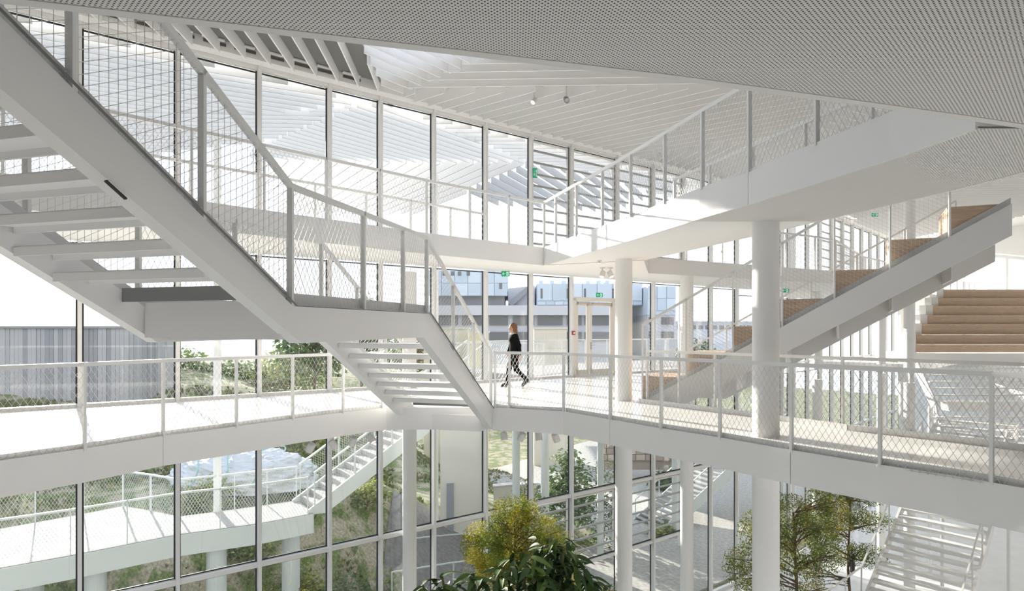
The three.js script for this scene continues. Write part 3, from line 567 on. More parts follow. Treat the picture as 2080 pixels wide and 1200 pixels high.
function signBoard(label, pos, tx, td, w, h, arrow, hang) {      // pos [x, y, depth] of its centre; the plate runs along (tx, td) and faces the camera side
  const t = thing('exit_sign', label, 'sign'), mat = new THREE.MeshStandardMaterial({ map: pictogram(arrow), roughness: 0.4, emissive: new THREE.Color(0, 0.25, 0.14), emissiveIntensity: 0.35 });
  const [x, y, d] = pos, c = (s, k, o) => V(x + tx * s + td * o, y + k, d + td * s - tx * o);
  t.part('sign_box', new MB().bar(c(-w / 2, 0, 0), c(w / 2, 0, 0), 0.03, h), std([0.05, 0.45, 0.28], 0.5));
  const g = new THREE.PlaneGeometry(w * 0.98, h * 0.96); g.rotateY(Math.atan2(td, tx)); const p = c(0, 0, 0.017); g.translate(p.x, p.y, p.z); t.part('sign_face', g, mat);
  if (hang) t.part('hanger', new MB().bar(c(0, h / 2, 0), c(0, h / 2 + hang, 0), 0.02, 0.02), white);
  else t.part('wall_clip', new MB().bar(c(0, 0, -0.015), c(0, 0, -0.05), 0.05, 0.05), white);
  return t.done();
}
signBoard('upright green exit sign fixed on a window post of the upper gallery', [0.72, E + 4.93, 18.45], 0.97, 0.24, 0.14, 0.3, 'down', 0);
signBoard('green exit sign hanging under the upper gallery above the woman', [-0.18, L2 - 0.37, 16.6], 1, 0.12, 0.22, 0.15, 'left', 0.04);
{ const p = F1(14.4, -0.1); signBoard('green exit sign above the glass double door', [p[0], M + 2.76, p[1]], ...T1, 0.3, 0.15, 'left', 0); }
signBoard('small green exit sign under the far upper floor, right of the thick column', [9.3, ub - 0.2, 20.1], 1, 0, 0.24, 0.13, 'left', 0.13);
signBoard('distant green exit sign high behind the top of the wooden seating', [17.2, E + 5.5, 28], 1, 0, 0.3, 0.16, 'left', ROOF + 0.32 - E - 5.58);
{
  const t = thing('call_point', 'small red fire call point beside the double door', 'alarm'), p = F1(13.13, -0.19), g = new RoundedBoxGeometry(0.13, 0.13, 0.05, 2, 0.01); g.rotateY(Math.atan2(T1[1], T1[0])); g.translate(p[0], M + 1.46, -p[1]);
  t.part('housing', g, std([0.45, 0.03, 0.04], 0.45));
  const f = F1(13.13, -0.222), b = new THREE.BoxGeometry(0.06, 0.06, 0.012); b.rotateY(Math.atan2(T1[1], T1[0])); b.translate(f[0], M + 1.46, -f[1]); t.part('button_plate', b, std([0.85, 0.84, 0.82], 0.4)); t.done();
}

// ---------- outside: land, deck, stairs, walls ----------
const gravelTex = dataTex(512, 512, (i, j) => { const n = fbm(i / 30, j / 30, 2, 5) * 40 + (rnd() - 0.5) * 46; return [168 + n, 165 + n, 160 + n]; }, true); gravelTex.repeat.set(0.35, 0.35);
const landTex = dataTex(512, 512, (i, j) => { const g = fbm(i / 60, j / 60, 9, 5), n = fbm(i / 7, j / 7, 4, 3) * 60 + (rnd() - 0.5) * 40, k = smooth(g, -0.12, 0.16); return [THREE.MathUtils.lerp(150, 98, k) + n, THREE.MathUtils.lerp(142, 112, k) + n, THREE.MathUtils.lerp(124, 66, k) + n * 0.8]; }, true); landTex.repeat.set(0.17, 0.17);
const landMat = new THREE.MeshStandardMaterial({ map: landTex, roughness: 1 }), gravelMat = new THREE.MeshStandardMaterial({ map: gravelTex, roughness: 0.95 });
const asphalt = new THREE.MeshStandardMaterial({ map: gravelTex, color: new THREE.Color().setRGB(0.5, 0.5, 0.51), roughness: 0.95 });
function H(a, o) {
  o -= 0.17 * Math.max(0, a - 26.5);
  const l = 1 - smooth(a, 8, 15), c = 1 - smooth(a, 15, 24);
  let h = l * (5.0 * smooth(o, 4, 11) + 2.4 * smooth(o, 22, 42)) + (c - l) * (2.2 * smooth(o, 5, 12) + 3.2 * smooth(o, 14, 30)) + (1 - c) * 4.5 * smooth(o, 30, 60);
  h += 1.5 * smooth(o, 45, 80) + fbm(a * 0.25, o * 0.25, 1, 3) * 0.5 * smooth(o, 3, 8) * (0.3 + 0.7 * l);
  return h - 0.06;
}
const inv = (x, d) => [T1[0] * (x - S0[0]) + T1[1] * (d - S0[1]), N1[0] * (x - S0[0]) + N1[1] * (d - S0[1])];
const ground = (x, d) => H(...inv(x, d));
{
  const na = 150, no = 110, p = [], idx = [];
  for (let j = 0; j <= no; j++) for (let i = 0; i <= na; i++) {
    const a = -60 + 170 * i / na, o0 = a > 26.5 ? 0.1 + (a - 26.5) * 0.145 : 0.1, o = o0 + 110 * Math.pow(j / no, 1.6), [x, d] = F1(a, o); p.push(x, H(a, o), -d);
  }
  for (let j = 0; j < no; j++) for (let i = 0; i < na; i++) { const k = j * (na + 1) + i; idx.push(k, k + 1, k + na + 2, k, k + na + 2, k + na + 1); }
  const g = new THREE.BufferGeometry(); g.setAttribute('position', new THREE.Float32BufferAttribute(p, 3)); g.setIndex(idx); g.computeVertexNormals(); { const uv = new Float32Array(p.length / 3 * 2); for (let i = 0; i < p.length / 3; i++) { uv[i * 2] = p[i * 3]; uv[i * 2 + 1] = p[i * 3 + 2]; } g.setAttribute('uv', new THREE.BufferAttribute(uv, 2)); }
  const m = mesh('terrain', g, landMat, scene, { kind: 'structure' });
}
solid('pavement', new MB().prism([F1(14.5, 0.4), F1(26.3, 0.4), F2(34, 0.5), F2(34, 28), F1(22, 22), F1(16, 15), F1(13.6, 6)], -0.2, 0.02), gravelMat);
const outWhite = std([0.68, 0.71, 0.71], 0.5), deckTop = std([0.38, 0.365, 0.355], 0.85);
{
  const front = [[-14.6, 11.7], [-10.8, 14.4], [-9.0, 15.9], [-7.2, 16.8], [-5.97, 17.75]], back = [[-6.9, 19.1], [-7.7, 18.6], [-8.5, 18.15], [-9.8, 17.45], [-12.15, 18.5], [-12.8, 17.7], [-13.6, 16.9], [-17, 13.5]];
  const t = thing('outdoor_deck', 'white raised outdoor deck beyond the lower left windows, on round posts', 'deck');
  t.part('deck_plate', new MB().prism([...front, ...back], LOW - 0.08, LOW), deckTop);
  for (let i = 0; i + 1 < front.length; i++) t.part('edge_beam', new MB().bar(V(front[i][0], LOW - 0.3, front[i][1]), V(front[i + 1][0], LOW - 0.3, front[i + 1][1]), 0.08, 0.56), outWhite);
  for (let i = 0; i + 1 < back.length; i++) t.part('edge_beam', new MB().bar(V(back[i][0], LOW - 0.3, back[i][1]), V(back[i + 1][0], LOW - 0.3, back[i + 1][1]), 0.08, 0.56), outWhite);
  for (const [x, d] of [[-8.3, 16.6], [-10.6, 15.0], [-6.7, 17.9], [-12.6, 15.5]]) t.part('support_post', new MB().wire(V(x, ground(x, d) - 0.1, d), V(x, LOW - 0.08, d), 0.26, 24), outWhite);
  const w = { r: 0.0036, w: 0.085, mat: outWhite, wm: outWhite, inside: true };
  railing(t, keep([[-14.6, 11.75], [-12.7, 13.1], [-10.8, 14.45], [-9.9, 15.2], [-9.0, 15.95], [-8.1, 16.4], [-7.2, 16.85], [-6.1, 17.65]], LOW), w);
  railing(t, keep([[-6.95, 19.05], [-7.7, 18.58], [-8.5, 18.1], [-9.8, 17.4], [-11.0, 17.98], [-12.15, 18.45], [-12.8, 17.65], [-13.6, 16.85], [-15.3, 15.2], [-17, 13.5]], LOW), w); t.done();
  // stair from the deck up to the balcony outside the door
  const s = thing('outdoor_stair', 'white outdoor stair climbing right from the raised deck behind the glass', 'stair');
  const O = [-5.97, 17.9], n = 22, run = 0.29, rise = (M - LOW) / n, Wd = 1.45, q = (u, v, y) => V(O[0] + T1[0] * u + N1[0] * v, y, O[1] + T1[1] * u + N1[1] * v), wv = (v) => new THREE.Vector3(N1[0] * v, 0, -N1[1] * v);
  for (const v of [0, Wd]) s.part('stringer', new MB().side([q(-0.25, v, LOW + 0.05), q(n * run, v, M + 0.12), q(n * run, v, M - 0.45), q(0.35, v, LOW - 0.1), q(-0.25, v, LOW - 0.05)], wv(0.06)), outWhite);
  for (let i = 1; i <= n; i++) { const m = new MB().side([q((i - 1) * run, 0.06, LOW + i * rise - 0.04), q(i * run + 0.02, 0.06, LOW + i * rise - 0.04), q(i * run + 0.02, 0.06, LOW + i * rise), q((i - 1) * run, 0.06, LOW + i * rise)], wv(Wd - 0.06)); s.part('tread', m, deckTop); const k = new MB().side([q((i - 1) * run, 0.06, LOW + (i - 1) * rise), q((i - 1) * run + 0.015, 0.06, LOW + (i - 1) * rise), q((i - 1) * run + 0.015, 0.06, LOW + i * rise - 0.04), q((i - 1) * run, 0.06, LOW + i * rise - 0.04)], wv(Wd - 0.06)); s.part('riser', k, deckTop); }
  const SP = (v) => [0, 1.27, 2.54, 3.8, 5.1, 6.35].map((u) => { const p = q(u, v, LOW + u / run * rise + 0.08); return [p.x, p.y, -p.z]; });
  railing(s, SP(0.03), w);
  railing(s, SP(Wd + 0.03), w); s.done();
  // balcony outside the door
  const b = thing('outdoor_balcony', 'white outdoor balcony level with the middle floor outside the double door', 'balcony');
  const bp = [F1(12.4, 3.2), F1(12.4, 5.2), F1(15, 6.2), F1(27, 6.2), F1(27, 0.5), F1(12.4, 0.5)];
  b.part('balcony_plate', new MB().prism(bp, M - 0.3, M - 0.02), deckTop);
  for (const [i, j] of [[1, 2], [2, 3]]) b.part('edge_beam', new MB().bar(V(bp[i][0], M - 0.2, bp[i][1]), V(bp[j][0], M - 0.2, bp[j][1]), 0.06, 0.42), outWhite);
  for (const [a, o] of [[15, 5.5], [20, 5.5], [25.5, 5.5]]) { const p = F1(a, o); b.part('support_post', new MB().wire(V(p[0], ground(...p) - 0.1, p[1]), V(p[0], M - 0.3, p[1]), 0.16, 20), outWhite); }
  railing(b, along([F1(12.4, 5.2), F1(15, 6.1), F1(26.9, 6.1)], M, 1.5), w);
  railing(b, along([F1(10.2, 3.1), F1(12.4, 3.1), F1(12.5, 0.6)], M, 1.4), w); b.done();
}
{ // stair outside at the right, from the pavement up
  const s = thing('outdoor_stair', 'pale outdoor stair rising right from the grey pavement behind the right windows', 'stair');
  const O = [8.0, 31.6], U = [0.9, 0.436], Q = [-0.436, 0.9], n = 34, run = 0.3, rise = 0.175, Wd = 2.2, q = (u, v, y) => V(O[0] + U[0] * u + Q[0] * v, y, O[1] + U[1] * u + Q[1] * v), wv = (v) => new THREE.Vector3(Q[0] * v, 0, -Q[1] * v);
  for (const v of [0, Wd]) s.part('stringer', new MB().side([q(-0.2, v, 0), q(n * run, v, n * rise + 0.12), q(n * run, v, n * rise - 0.75), q(1.0, v, 0)], wv(0.07)), outWhite);
  for (let i = 1; i <= n; i++) s.part('tread', new MB().side([q((i - 1) * run, 0.07, i * rise - 0.05), q(i * run - 0.02, 0.07, i * rise - 0.05), q(i * run - 0.02, 0.07, i * rise), q((i - 1) * run, 0.07, i * rise)], wv(Wd - 0.07)), deckTop);
  const P = (v) => [0, 1.7, 3.4, 5.1, 6.8, 8.5, 10.0].map((u) => { const p = q(u, v, u / run * rise + 0.05); return [p.x, p.y, -p.z]; });
  for (const v of [0.03, Wd + 0.03]) railing(s, P(v), { mesh: false, mat: outWhite, rail: 0.05, inside: true });
  s.done();
}

// ---------- vegetation ----------
const leafMat = (c, tr = 0.35) => new THREE.MeshPhysicalMaterial({ color: new THREE.Color().setRGB(...c), roughness: 0.8, transmission: tr, thickness: 0, vertexColors: true, side: THREE.DoubleSide });
const leafA = leafMat([1, 1, 1], 0.45), barkMat = std([0.16, 0.115, 0.075], 0.95);
// a cloud of small folded leaves; tint(h, k) gives the leaf's own hue, h height 0..1 in the crown, k random
function leafCloud(blobs, n, size, tint, s0) {
  seed = s0; const p = [], col = [], vol = blobs.map((b) => b[3] * b[4] * b[5]), tot = vol.reduce((a, b) => a + b, 0);
  let lo = 1e9, hi = -1e9; for (const b of blobs) { lo = Math.min(lo, b[1] - b[4]); hi = Math.max(hi, b[1] + b[4]); }
  blobs.forEach((b, bi) => {
    const m = Math.round(n * vol[bi] / tot);
    for (let i = 0; i < m; i++) {
      const u = rr(-1, 1), th = rr(0, 6.283), rad = Math.pow(rnd(), 0.42), q = Math.sqrt(1 - u * u);
      const x = b[0] + b[3] * rad * q * Math.cos(th), y = b[1] + b[4] * rad * u, z = -b[2] + b[5] * rad * q * Math.sin(th);
      if (noise.noise(x * 2.6, y * 2.6, z * 2.6 + s0) < -0.12) continue;
      const L = size * rr(0.7, 1.25), W = L * 0.32, d = new THREE.Vector3(rr(-1, 1), rr(-0.9, 0.5), rr(-1, 1)).normalize(), s = new THREE.Vector3().crossVectors(d, new THREE.Vector3(rr(-1, 1), 1.2, rr(-1, 1))).normalize(), nn = new THREE.Vector3().crossVectors(s, d);
      const A = new THREE.Vector3(x, y, z), B = A.clone().addScaledVector(d, L), c1 = A.clone().addScaledVector(d, L * 0.45).addScaledVector(s, W).addScaledVector(nn, L * 0.1), c2 = A.clone().addScaledVector(d, L * 0.45).addScaledVector(s, -W).addScaledVector(nn, L * 0.1);
      for (const v of [A, c1, B, A, B, c2]) p.push(v.x, v.y, v.z);
      const c = tint((y - lo) / (hi - lo), rnd(), noise.noise(x * 1.3, y * 1.3, z * 1.3));
      for (let k = 0; k < 6; k++) col.push(...c);
    }
  });
  const g = new THREE.BufferGeometry(); g.setAttribute('position', new THREE.Float32BufferAttribute(p, 3)); g.setAttribute('color', new THREE.Float32BufferAttribute(col, 3)); g.computeVertexNormals(); return boxUV(g);
}
function branches(x, d, y0, y1, blobs, r0, s0, per = 7) {
  seed = s0; const m = new MB(), top = V(x, y1, d), pts = [];
  for (let i = 0; i <= 7; i++) pts.push(V(x + Math.sin(i * 1.3 + s0) * 0.05, y0 + (y1 - y0) * i / 7, d + Math.cos(i * 1.1) * 0.05));
  for (let i = 0; i < 7; i++) m.wire(pts[i], pts[i + 1], r0 * (1 - i * 0.09), 7);
  for (const b of blobs) for (let k = 0; k < per; k++) {
    const sy = Math.max(y0 + (y1 - y0) * 0.3, Math.min(y1, b[1] - rr(0, 0.7) * b[4] - 0.1)), st = V(x, sy, d), u = rr(-0.8, 0.9), th = rr(0, 6.28), q = Math.sqrt(1 - u * u), en = new THREE.Vector3(b[0] + b[3] * 0.85 * q * Math.cos(th), b[1] + b[4] * 0.85 * u, -b[2] + b[5] * 0.85 * q * Math.sin(th));
    const md = st.clone().lerp(en, 0.5).add(new THREE.Vector3(0, 0.15 * b[4], 0));
    m.wire(st, md, r0 * 0.32, 5); m.wire(md, en, r0 * 0.18, 4);
    for (let j = 0; j < 3; j++) { const e2 = md.clone().lerp(en, rr(0.1, 0.8)).add(new THREE.Vector3(rr(-0.3, 0.3), rr(-0.05, 0.35), rr(-0.3, 0.3)).multiplyScalar(b[4])); m.wire(md.clone().lerp(en, rr(0, 0.5)), e2, r0 * 0.1, 3); }
  }
  return m;
}
const mixc = (a, b, k) => a.map((v, i) => v + (b[i] - v) * k);
const tintWarm = (h, k, n) => { const y = Math.max(0, Math.min(1, 0.55 + n * 1.1 + (k - 0.5) * 0.9)); const c = mixc([0.17, 0.27, 0.02], [0.66, 0.56, 0.02], y); return k > 0.95 ? [0.5, 0.24, 0.04] : c; };
const tintTree = (h, k, n) => { const y = Math.max(0, Math.min(1, n * 1.6 + (k - 0.6) * 0.6)); return k > 0.95 ? [0.55, 0.36, 0.05] : mixc([0.15, 0.21, 0.035], [0.52, 0.45, 0.05], y); };
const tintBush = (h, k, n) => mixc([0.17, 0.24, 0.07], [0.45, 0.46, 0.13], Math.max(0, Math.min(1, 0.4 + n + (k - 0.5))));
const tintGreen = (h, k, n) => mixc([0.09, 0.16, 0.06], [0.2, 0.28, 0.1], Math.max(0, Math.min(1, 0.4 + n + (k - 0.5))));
function tree(name, label, cat, x, d, y0, yt, blobs, n, size, tint, r0, s0, group) {
  const t = thing(name, label, cat, group);
  t.part('trunk', branches(x, d, y0, yt, blobs, r0, s0), barkMat);
  t.part('foliage', leafCloud(blobs, n, size, tint, s0 + 1), leafA, STUFF());
  return t;
}
// indoor bed and trees
{ const t = struct('planting_bed'); const bed = [[-3.2, 9.8], [2.2, 9.4], [3.2, 13.2], [1.5, 15.8], [-2.2, 14.8]]; t.part('soil', new MB().prism(bed, 0, 0.16), soil); t.done(); }
{ const t = struct('planting_bed'); t.part('soil', new MB().prism([[6.4, 15.4], [9.2, 15.0], [12.6, 18.6], [12, 20.4], [8.6, 19.4]], 0, 0.16), soil); t.done(); }
{
  const blobs = [[-0.05, 6.15, 14.0, 0.62, 0.7, 0.6], [-0.65, 5.75, 13.9, 0.6, 0.5, 0.6], [0.65, 5.85, 14.1, 0.62, 0.5, 0.6], [1.08, 5.6, 14.1, 0.4, 0.45, 0.4], [-0.15, 5.2, 14, 0.95, 0.6, 0.7], [0.3, 6.5, 14, 0.35, 0.38, 0.35], [-0.85, 5.05, 14, 0.4, 0.6, 0.4], [1.2, 4.9, 14.0, 0.4, 0.4, 0.4]];
  tree('ornamental_tree', 'small indoor tree with fine yellow and orange-green leaves behind the dark large-leaved plant', 'tree', 0.05, 14.0, 0.1, 5.9, blobs, 46000, 0.043, tintWarm, 0.05, 11).done();
}
{ // big-leaved plant: every large leaf is a part
  const t = thing('large_leaf_plant', 'big dark green plant with long glossy drooping leaves at the bottom centre', 'plant');
  const leaf = (L, W, bend) => { const p = [], N = 8; for (let i = 0; i <= N; i++) { const f = i / N, w = W * Math.pow(Math.sin(Math.PI * Math.pow(f, 0.75) * 0.985 + 0.02), 0.8), y = -bend * L * f * f; for (const s of [-1, 0, 1]) p.push(s * w, y + (s ? w * 0.35 : 0), L * f); } const idx = []; for (let i = 0; i < N; i++) for (const s of [0, 1]) { const k = i * 3 + s; idx.push(k, k + 1, k + 4, k, k + 4, k + 3); } const g = new THREE.BufferGeometry(); g.setAttribute('position', new THREE.Float32BufferAttribute(p, 3)); g.setIndex(idx); g.computeVertexNormals(); return boxUV(g); };
  const shapes = [leaf(0.37, 0.052, 0.35), leaf(0.32, 0.056, 0.5), leaf(0.4, 0.054, 0.6), leaf(0.29, 0.046, 0.2)];
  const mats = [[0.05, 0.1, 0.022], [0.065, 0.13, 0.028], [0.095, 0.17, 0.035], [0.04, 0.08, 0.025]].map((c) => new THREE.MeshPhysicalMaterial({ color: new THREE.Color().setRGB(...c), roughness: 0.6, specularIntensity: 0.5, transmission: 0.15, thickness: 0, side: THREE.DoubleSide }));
  const bright = new THREE.MeshPhysicalMaterial({ color: new THREE.Color().setRGB(0.2, 0.34, 0.04), roughness: 0.5, transmission: 0.4, thickness: 0, side: THREE.DoubleSide });
  const stems = new MB(), tips = []; seed = 5;
  for (const [x, y, d, n, sp] of [[0.72, 6.94, 11.0, 18, 0.5], [0.25, 6.72, 10.8, 18, 0.55], [1.15, 6.52, 11.1, 16, 0.5], [-0.25, 6.42, 10.7, 16, 0.5], [-0.75, 6.32, 10.6, 16, 0.45], [-1.25, 6.30, 10.6, 18, 0.4], [-1.6, 6.15, 10.6, 18, 0.4], [-1.95, 5.90, 10.5, 18, 0.4], [0.6, 6.32, 10.5, 20, 0.6], [1.45, 6.12, 10.9, 16, 0.45], [0.0, 6.12, 10.3, 18, 0.6], [-1.3, 5.90, 10.3, 18, 0.5], [1.1, 5.92, 10.5, 18, 0.5], [0.5, 6.52, 11.4, 14, 0.5], [1.65, 5.77, 10.8, 14, 0.4], [0.45, 5.82, 10.2, 16, 0.5], [-0.5, 5.72, 10.2, 14, 0.5], [0.95, 6.72, 10.8, 14, 0.5]]) {
    stems.wire(V(0.1 + x * 0.15, 0.1, 11), V(x * 0.6, 3.2, 10.9), 0.045, 7); stems.wire(V(x * 0.6, 3.2, 10.9), V(x, y, d), 0.024, 6); tips.push([x, y, d, n, sp]);
  }
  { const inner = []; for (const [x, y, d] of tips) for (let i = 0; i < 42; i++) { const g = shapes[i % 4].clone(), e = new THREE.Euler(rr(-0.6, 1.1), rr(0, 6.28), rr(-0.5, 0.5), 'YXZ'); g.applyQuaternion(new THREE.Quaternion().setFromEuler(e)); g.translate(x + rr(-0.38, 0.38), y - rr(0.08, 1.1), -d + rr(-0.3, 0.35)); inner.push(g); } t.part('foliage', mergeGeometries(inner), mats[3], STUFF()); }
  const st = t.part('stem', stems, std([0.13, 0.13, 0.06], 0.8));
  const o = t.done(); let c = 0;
  for (const [x, y, d, n, sp] of tips) for (let i = 0; i < n; i++) {
    const g = (i / n) * 6.283 * 2.6 + rr(-0.3, 0.3), k = rnd(), m = shade(new THREE.Mesh(shapes[(c * 7 + i) % 4], rnd() > 0.94 ? bright : mats[Math.floor(rnd() * 4)]));
    m.name = 'leaf'; c++; const sc = rr(0.75, 1.15);
    m.position.set(x + Math.cos(g) * sp * 0.6 * k, y - k * 0.5 + 0.06, -d + Math.sin(g) * sp * 0.5 * k).sub(o.position);
    m.rotation.set(0, 0, 0); m.rotation.order = 'YXZ'; m.rotation.y = g; m.rotation.x = rr(-0.55, 0.55) + k * 0.5; m.rotation.z = rr(-0.4, 0.4); m.scale.setScalar(sc); o.add(m);
  }
}
{
  const blobs = [[8.0, 5.3, 17, 0.9, 0.75, 0.8], [7.2, 4.9, 17, 0.7, 0.75, 0.7], [8.8, 5.0, 17, 0.7, 0.7, 0.7], [6.7, 3.9, 17, 0.65, 0.75, 0.65], [7.3, 3.3, 17, 0.7, 0.45, 0.6], [8.2, 4.2, 17, 0.9, 0.6, 0.7], [9.1, 4.1, 17.1, 0.45, 0.45, 0.45], [8.5, 3.2, 17, 0.8, 0.28, 0.6], [8.9, 2.85, 17, 0.75, 0.3, 0.5], [7.9, 2.3, 17, 0.5, 0.35, 0.5], [9.0, 5.75, 17.2, 0.5, 0.4, 0.5]];
  tree('indoor_tree', 'fine-leaved indoor tree with open branches partly hidden by the thick column', 'tree', 8.15, 17, 0.1, 5.5, blobs, 36000, 0.055, tintTree, 0.07, 21).done();
}
{
  const blobs = [[10.6, 4.9, 19, 0.8, 0.6, 0.7], [11.5, 4.6, 19, 0.8, 0.35, 0.6], [9.9, 4.5, 19, 0.7, 0.7, 0.6], [11.2, 5.4, 19, 0.7, 0.35, 0.6], [10.4, 3.7, 19, 0.8, 0.5, 0.6], [11.4, 3.5, 19, 0.7, 0.4, 0.6], [9.7, 2.9, 19, 0.45, 0.4, 0.4], [10.2, 5.5, 19, 0.7, 0.5, 0.6]];
  const t = tree('indoor_tree', 'slender indoor tree beside the lower right stair with a black box on its trunk', 'tree', 10.85, 19, 0.1, 5.3, blobs, 22000, 0.055, tintTree, 0.06, 31);
  t.part('sensor_box', new MB().bar(V(10.88, 3.0, 18.88), V(10.88, 3.6, 18.88), 0.1, 0.1), std([0.02, 0.02, 0.02], 0.5)); t.done();
}
tree('indoor_shrub', 'small fine-leaved shrub beside the large-leaved plant, right of it', 'shrub', 1.75, 11.2, 0.1, 5.3, [[1.75, 5.55, 11.2, 0.42, 0.35, 0.4], [1.5, 5.3, 11.2, 0.3, 0.3, 0.3]], 1600, 0.06, tintTree, 0.03, 41).done();
tree('indoor_shrub', 'top of a small yellow-green shrub at the bottom edge left of the inner column', 'shrub', -3.7, 9.9, 0.0, 5.9, [[-3.7, 6.2, 9.9, 0.28, 0.28, 0.28], [-3.55, 6.0, 9.9, 0.3, 0.25, 0.3]], 800, 0.055, tintWarm, 0.03, 43).done();

// outdoor shrubs and trees: [label, x, depth, height, radius, leaves, tint]
const at = (px, D) => (px - 1040) / 1200 * D;
for (const [label, px, d, h, r, n, tint, name] of [
  ['low green bush under the outdoor deck, left of two deck posts', 420, 21.5, 1.3, 1.3, 1500, tintBush, 'bush'],
  ['yellow-green bush beside the round post under the outdoor deck', 500, 20.8, 1.4, 1.1, 1500, tintBush, 'bush'],
  ['loose bush on the bank right of the deck, behind the third low window', 600, 20.5, 1.6, 1.0, 1300, tintBush, 'bush'],
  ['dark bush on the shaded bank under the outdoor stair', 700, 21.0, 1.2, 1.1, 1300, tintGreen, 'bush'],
  ['bush against the inner round column, outside on the bank', 800, 21.6, 1.7, 0.7, 900, tintBush, 'bush'],
  ['sunlit shrub on the bank under the outdoor stair flight', 745, 24.5, 1.2, 0.9, 900, tintBush, 'bush'],
  ['broad hedge clump behind the white heap, left half', 430, 33, 1.8, 3.2, 2600, tintBush, 'hedge'],
  ['broad hedge clump behind the white heap, right half', 560, 33.5, 2.2, 3.2, 2600, tintBush, 'hedge'],
  ['green clump behind the outdoor stair railing', 640, 33, 2.2, 2.4, 2000, tintBush, 'hedge'],
  ['tall leafy shrub outside, behind the row of spotlights', 1068, 27, 3.6, 1.1, 1800, tintBush, 'shrub'],
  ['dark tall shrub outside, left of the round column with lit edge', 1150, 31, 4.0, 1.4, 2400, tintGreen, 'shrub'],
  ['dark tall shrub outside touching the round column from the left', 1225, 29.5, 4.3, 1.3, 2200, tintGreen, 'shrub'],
  ['low plants at the foot of the pale outdoor stair', 1345, 31.2, 0.5, 0.7, 500, tintBush, 'bush'],
  ['small green shrub on the slope above the grey pavement', 1365, 40, 1.6, 1.3, 900, tintGreen, 'bush'],
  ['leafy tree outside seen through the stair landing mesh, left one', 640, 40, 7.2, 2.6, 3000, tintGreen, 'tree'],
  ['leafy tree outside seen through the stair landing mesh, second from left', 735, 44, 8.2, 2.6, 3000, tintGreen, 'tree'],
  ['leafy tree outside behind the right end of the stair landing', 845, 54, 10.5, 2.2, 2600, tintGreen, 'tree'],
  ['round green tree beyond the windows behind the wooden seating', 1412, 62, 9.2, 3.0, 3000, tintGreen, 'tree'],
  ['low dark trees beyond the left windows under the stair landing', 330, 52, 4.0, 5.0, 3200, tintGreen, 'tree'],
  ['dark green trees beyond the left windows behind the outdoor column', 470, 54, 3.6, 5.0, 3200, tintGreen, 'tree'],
  ['green trees at the far left edge of the middle windows', 590, 52, 4.5, 3.6, 2600, tintBush, 'tree'],
]) {
  const x = at(px, d), g = ground(x, d), big = name === 'tree', s0 = Math.round(px + d), cy = big ? g + h - r * 0.75 : g + h * 0.5, ry = big ? Math.min(r, h * 0.5) : h * 0.55;
  const blobs = [[x, cy, d, r, ry, r * 0.8], [x - r * 0.55, cy - ry * 0.3, d, r * 0.6, ry * 0.7, r * 0.5], [x + r * 0.55, cy - ry * 0.2, d, r * 0.6, ry * 0.75, r * 0.5], [x + r * 0.1, cy + ry * 0.5, d, r * 0.5, ry * 0.6, r * 0.5]];
  const t = thing(name, label, name === 'hedge' ? 'hedge' : name);
  t.part('trunk', branches(x, d, g - 0.2, cy, blobs, big ? 0.12 : 0.04, s0, 4), barkMat); t.part('foliage', leafCloud(blobs, n, d > 38 ? 0.42 : d > 30 ? 0.3 : 0.16, tint, s0), leafA, STUFF()); t.done();
}

{ // low plants that cover the bank: nobody could count them
  const g = new MB(); seed = 303; for (let i = 0; i < 9; i++) { const a = rr(0, 6.28), l = rr(0.5, 1), c = new THREE.Vector3(Math.cos(a), 0, Math.sin(a)), s = new THREE.Vector3(-c.z, 0, c.x).multiplyScalar(0.1), tip = c.clone().multiplyScalar(0.5 * l).setY(l), mid = c.clone().multiplyScalar(0.2 * l).setY(0.6 * l); g.tri(c.clone().multiplyScalar(0.02), mid.clone().add(s), tip).tri(c.clone().multiplyScalar(0.02), tip, mid.clone().sub(s)); }
  const n = 24000, im = new THREE.InstancedMesh(g.geo(), new THREE.MeshStandardMaterial({ roughness: 0.9, side: THREE.DoubleSide }), n), o = new THREE.Object3D(), col = new THREE.Color(); im.name = 'groundcover'; im.userData = { kind: 'stuff', label: 'low green and straw-coloured plants covering the bank outside', category: 'plants' };
  let c = 0; while (c < n) { const a = rr(-14, 26), q = rr(2.2, 34), [x, d] = F1(a, q), f = fbm(x * 0.35, d * 0.35, 2, 3) + 0.08; if (rnd() > smooth(f, -0.1, 0.2) || (a > 13.5 && q < 15) || (a > 8.8 && a < 16 && q > 4 && q < 10.8)) { continue; }
    o.position.set(x, H(a, q) - 0.03, -d); o.rotation.set(rr(-0.2, 0.2), rr(0, 6.28), rr(-0.2, 0.2)); o.scale.setScalar(rr(0.08, 0.26)); o.updateMatrix(); im.setMatrixAt(c, o.matrix); const k = rnd(); im.setColorAt(c, col.setRGB(...mixc([0.1, 0.15, 0.05], [0.4, 0.38, 0.16], k * k))); c++; }
  im.count = c; shade(im); scene.add(im);
}

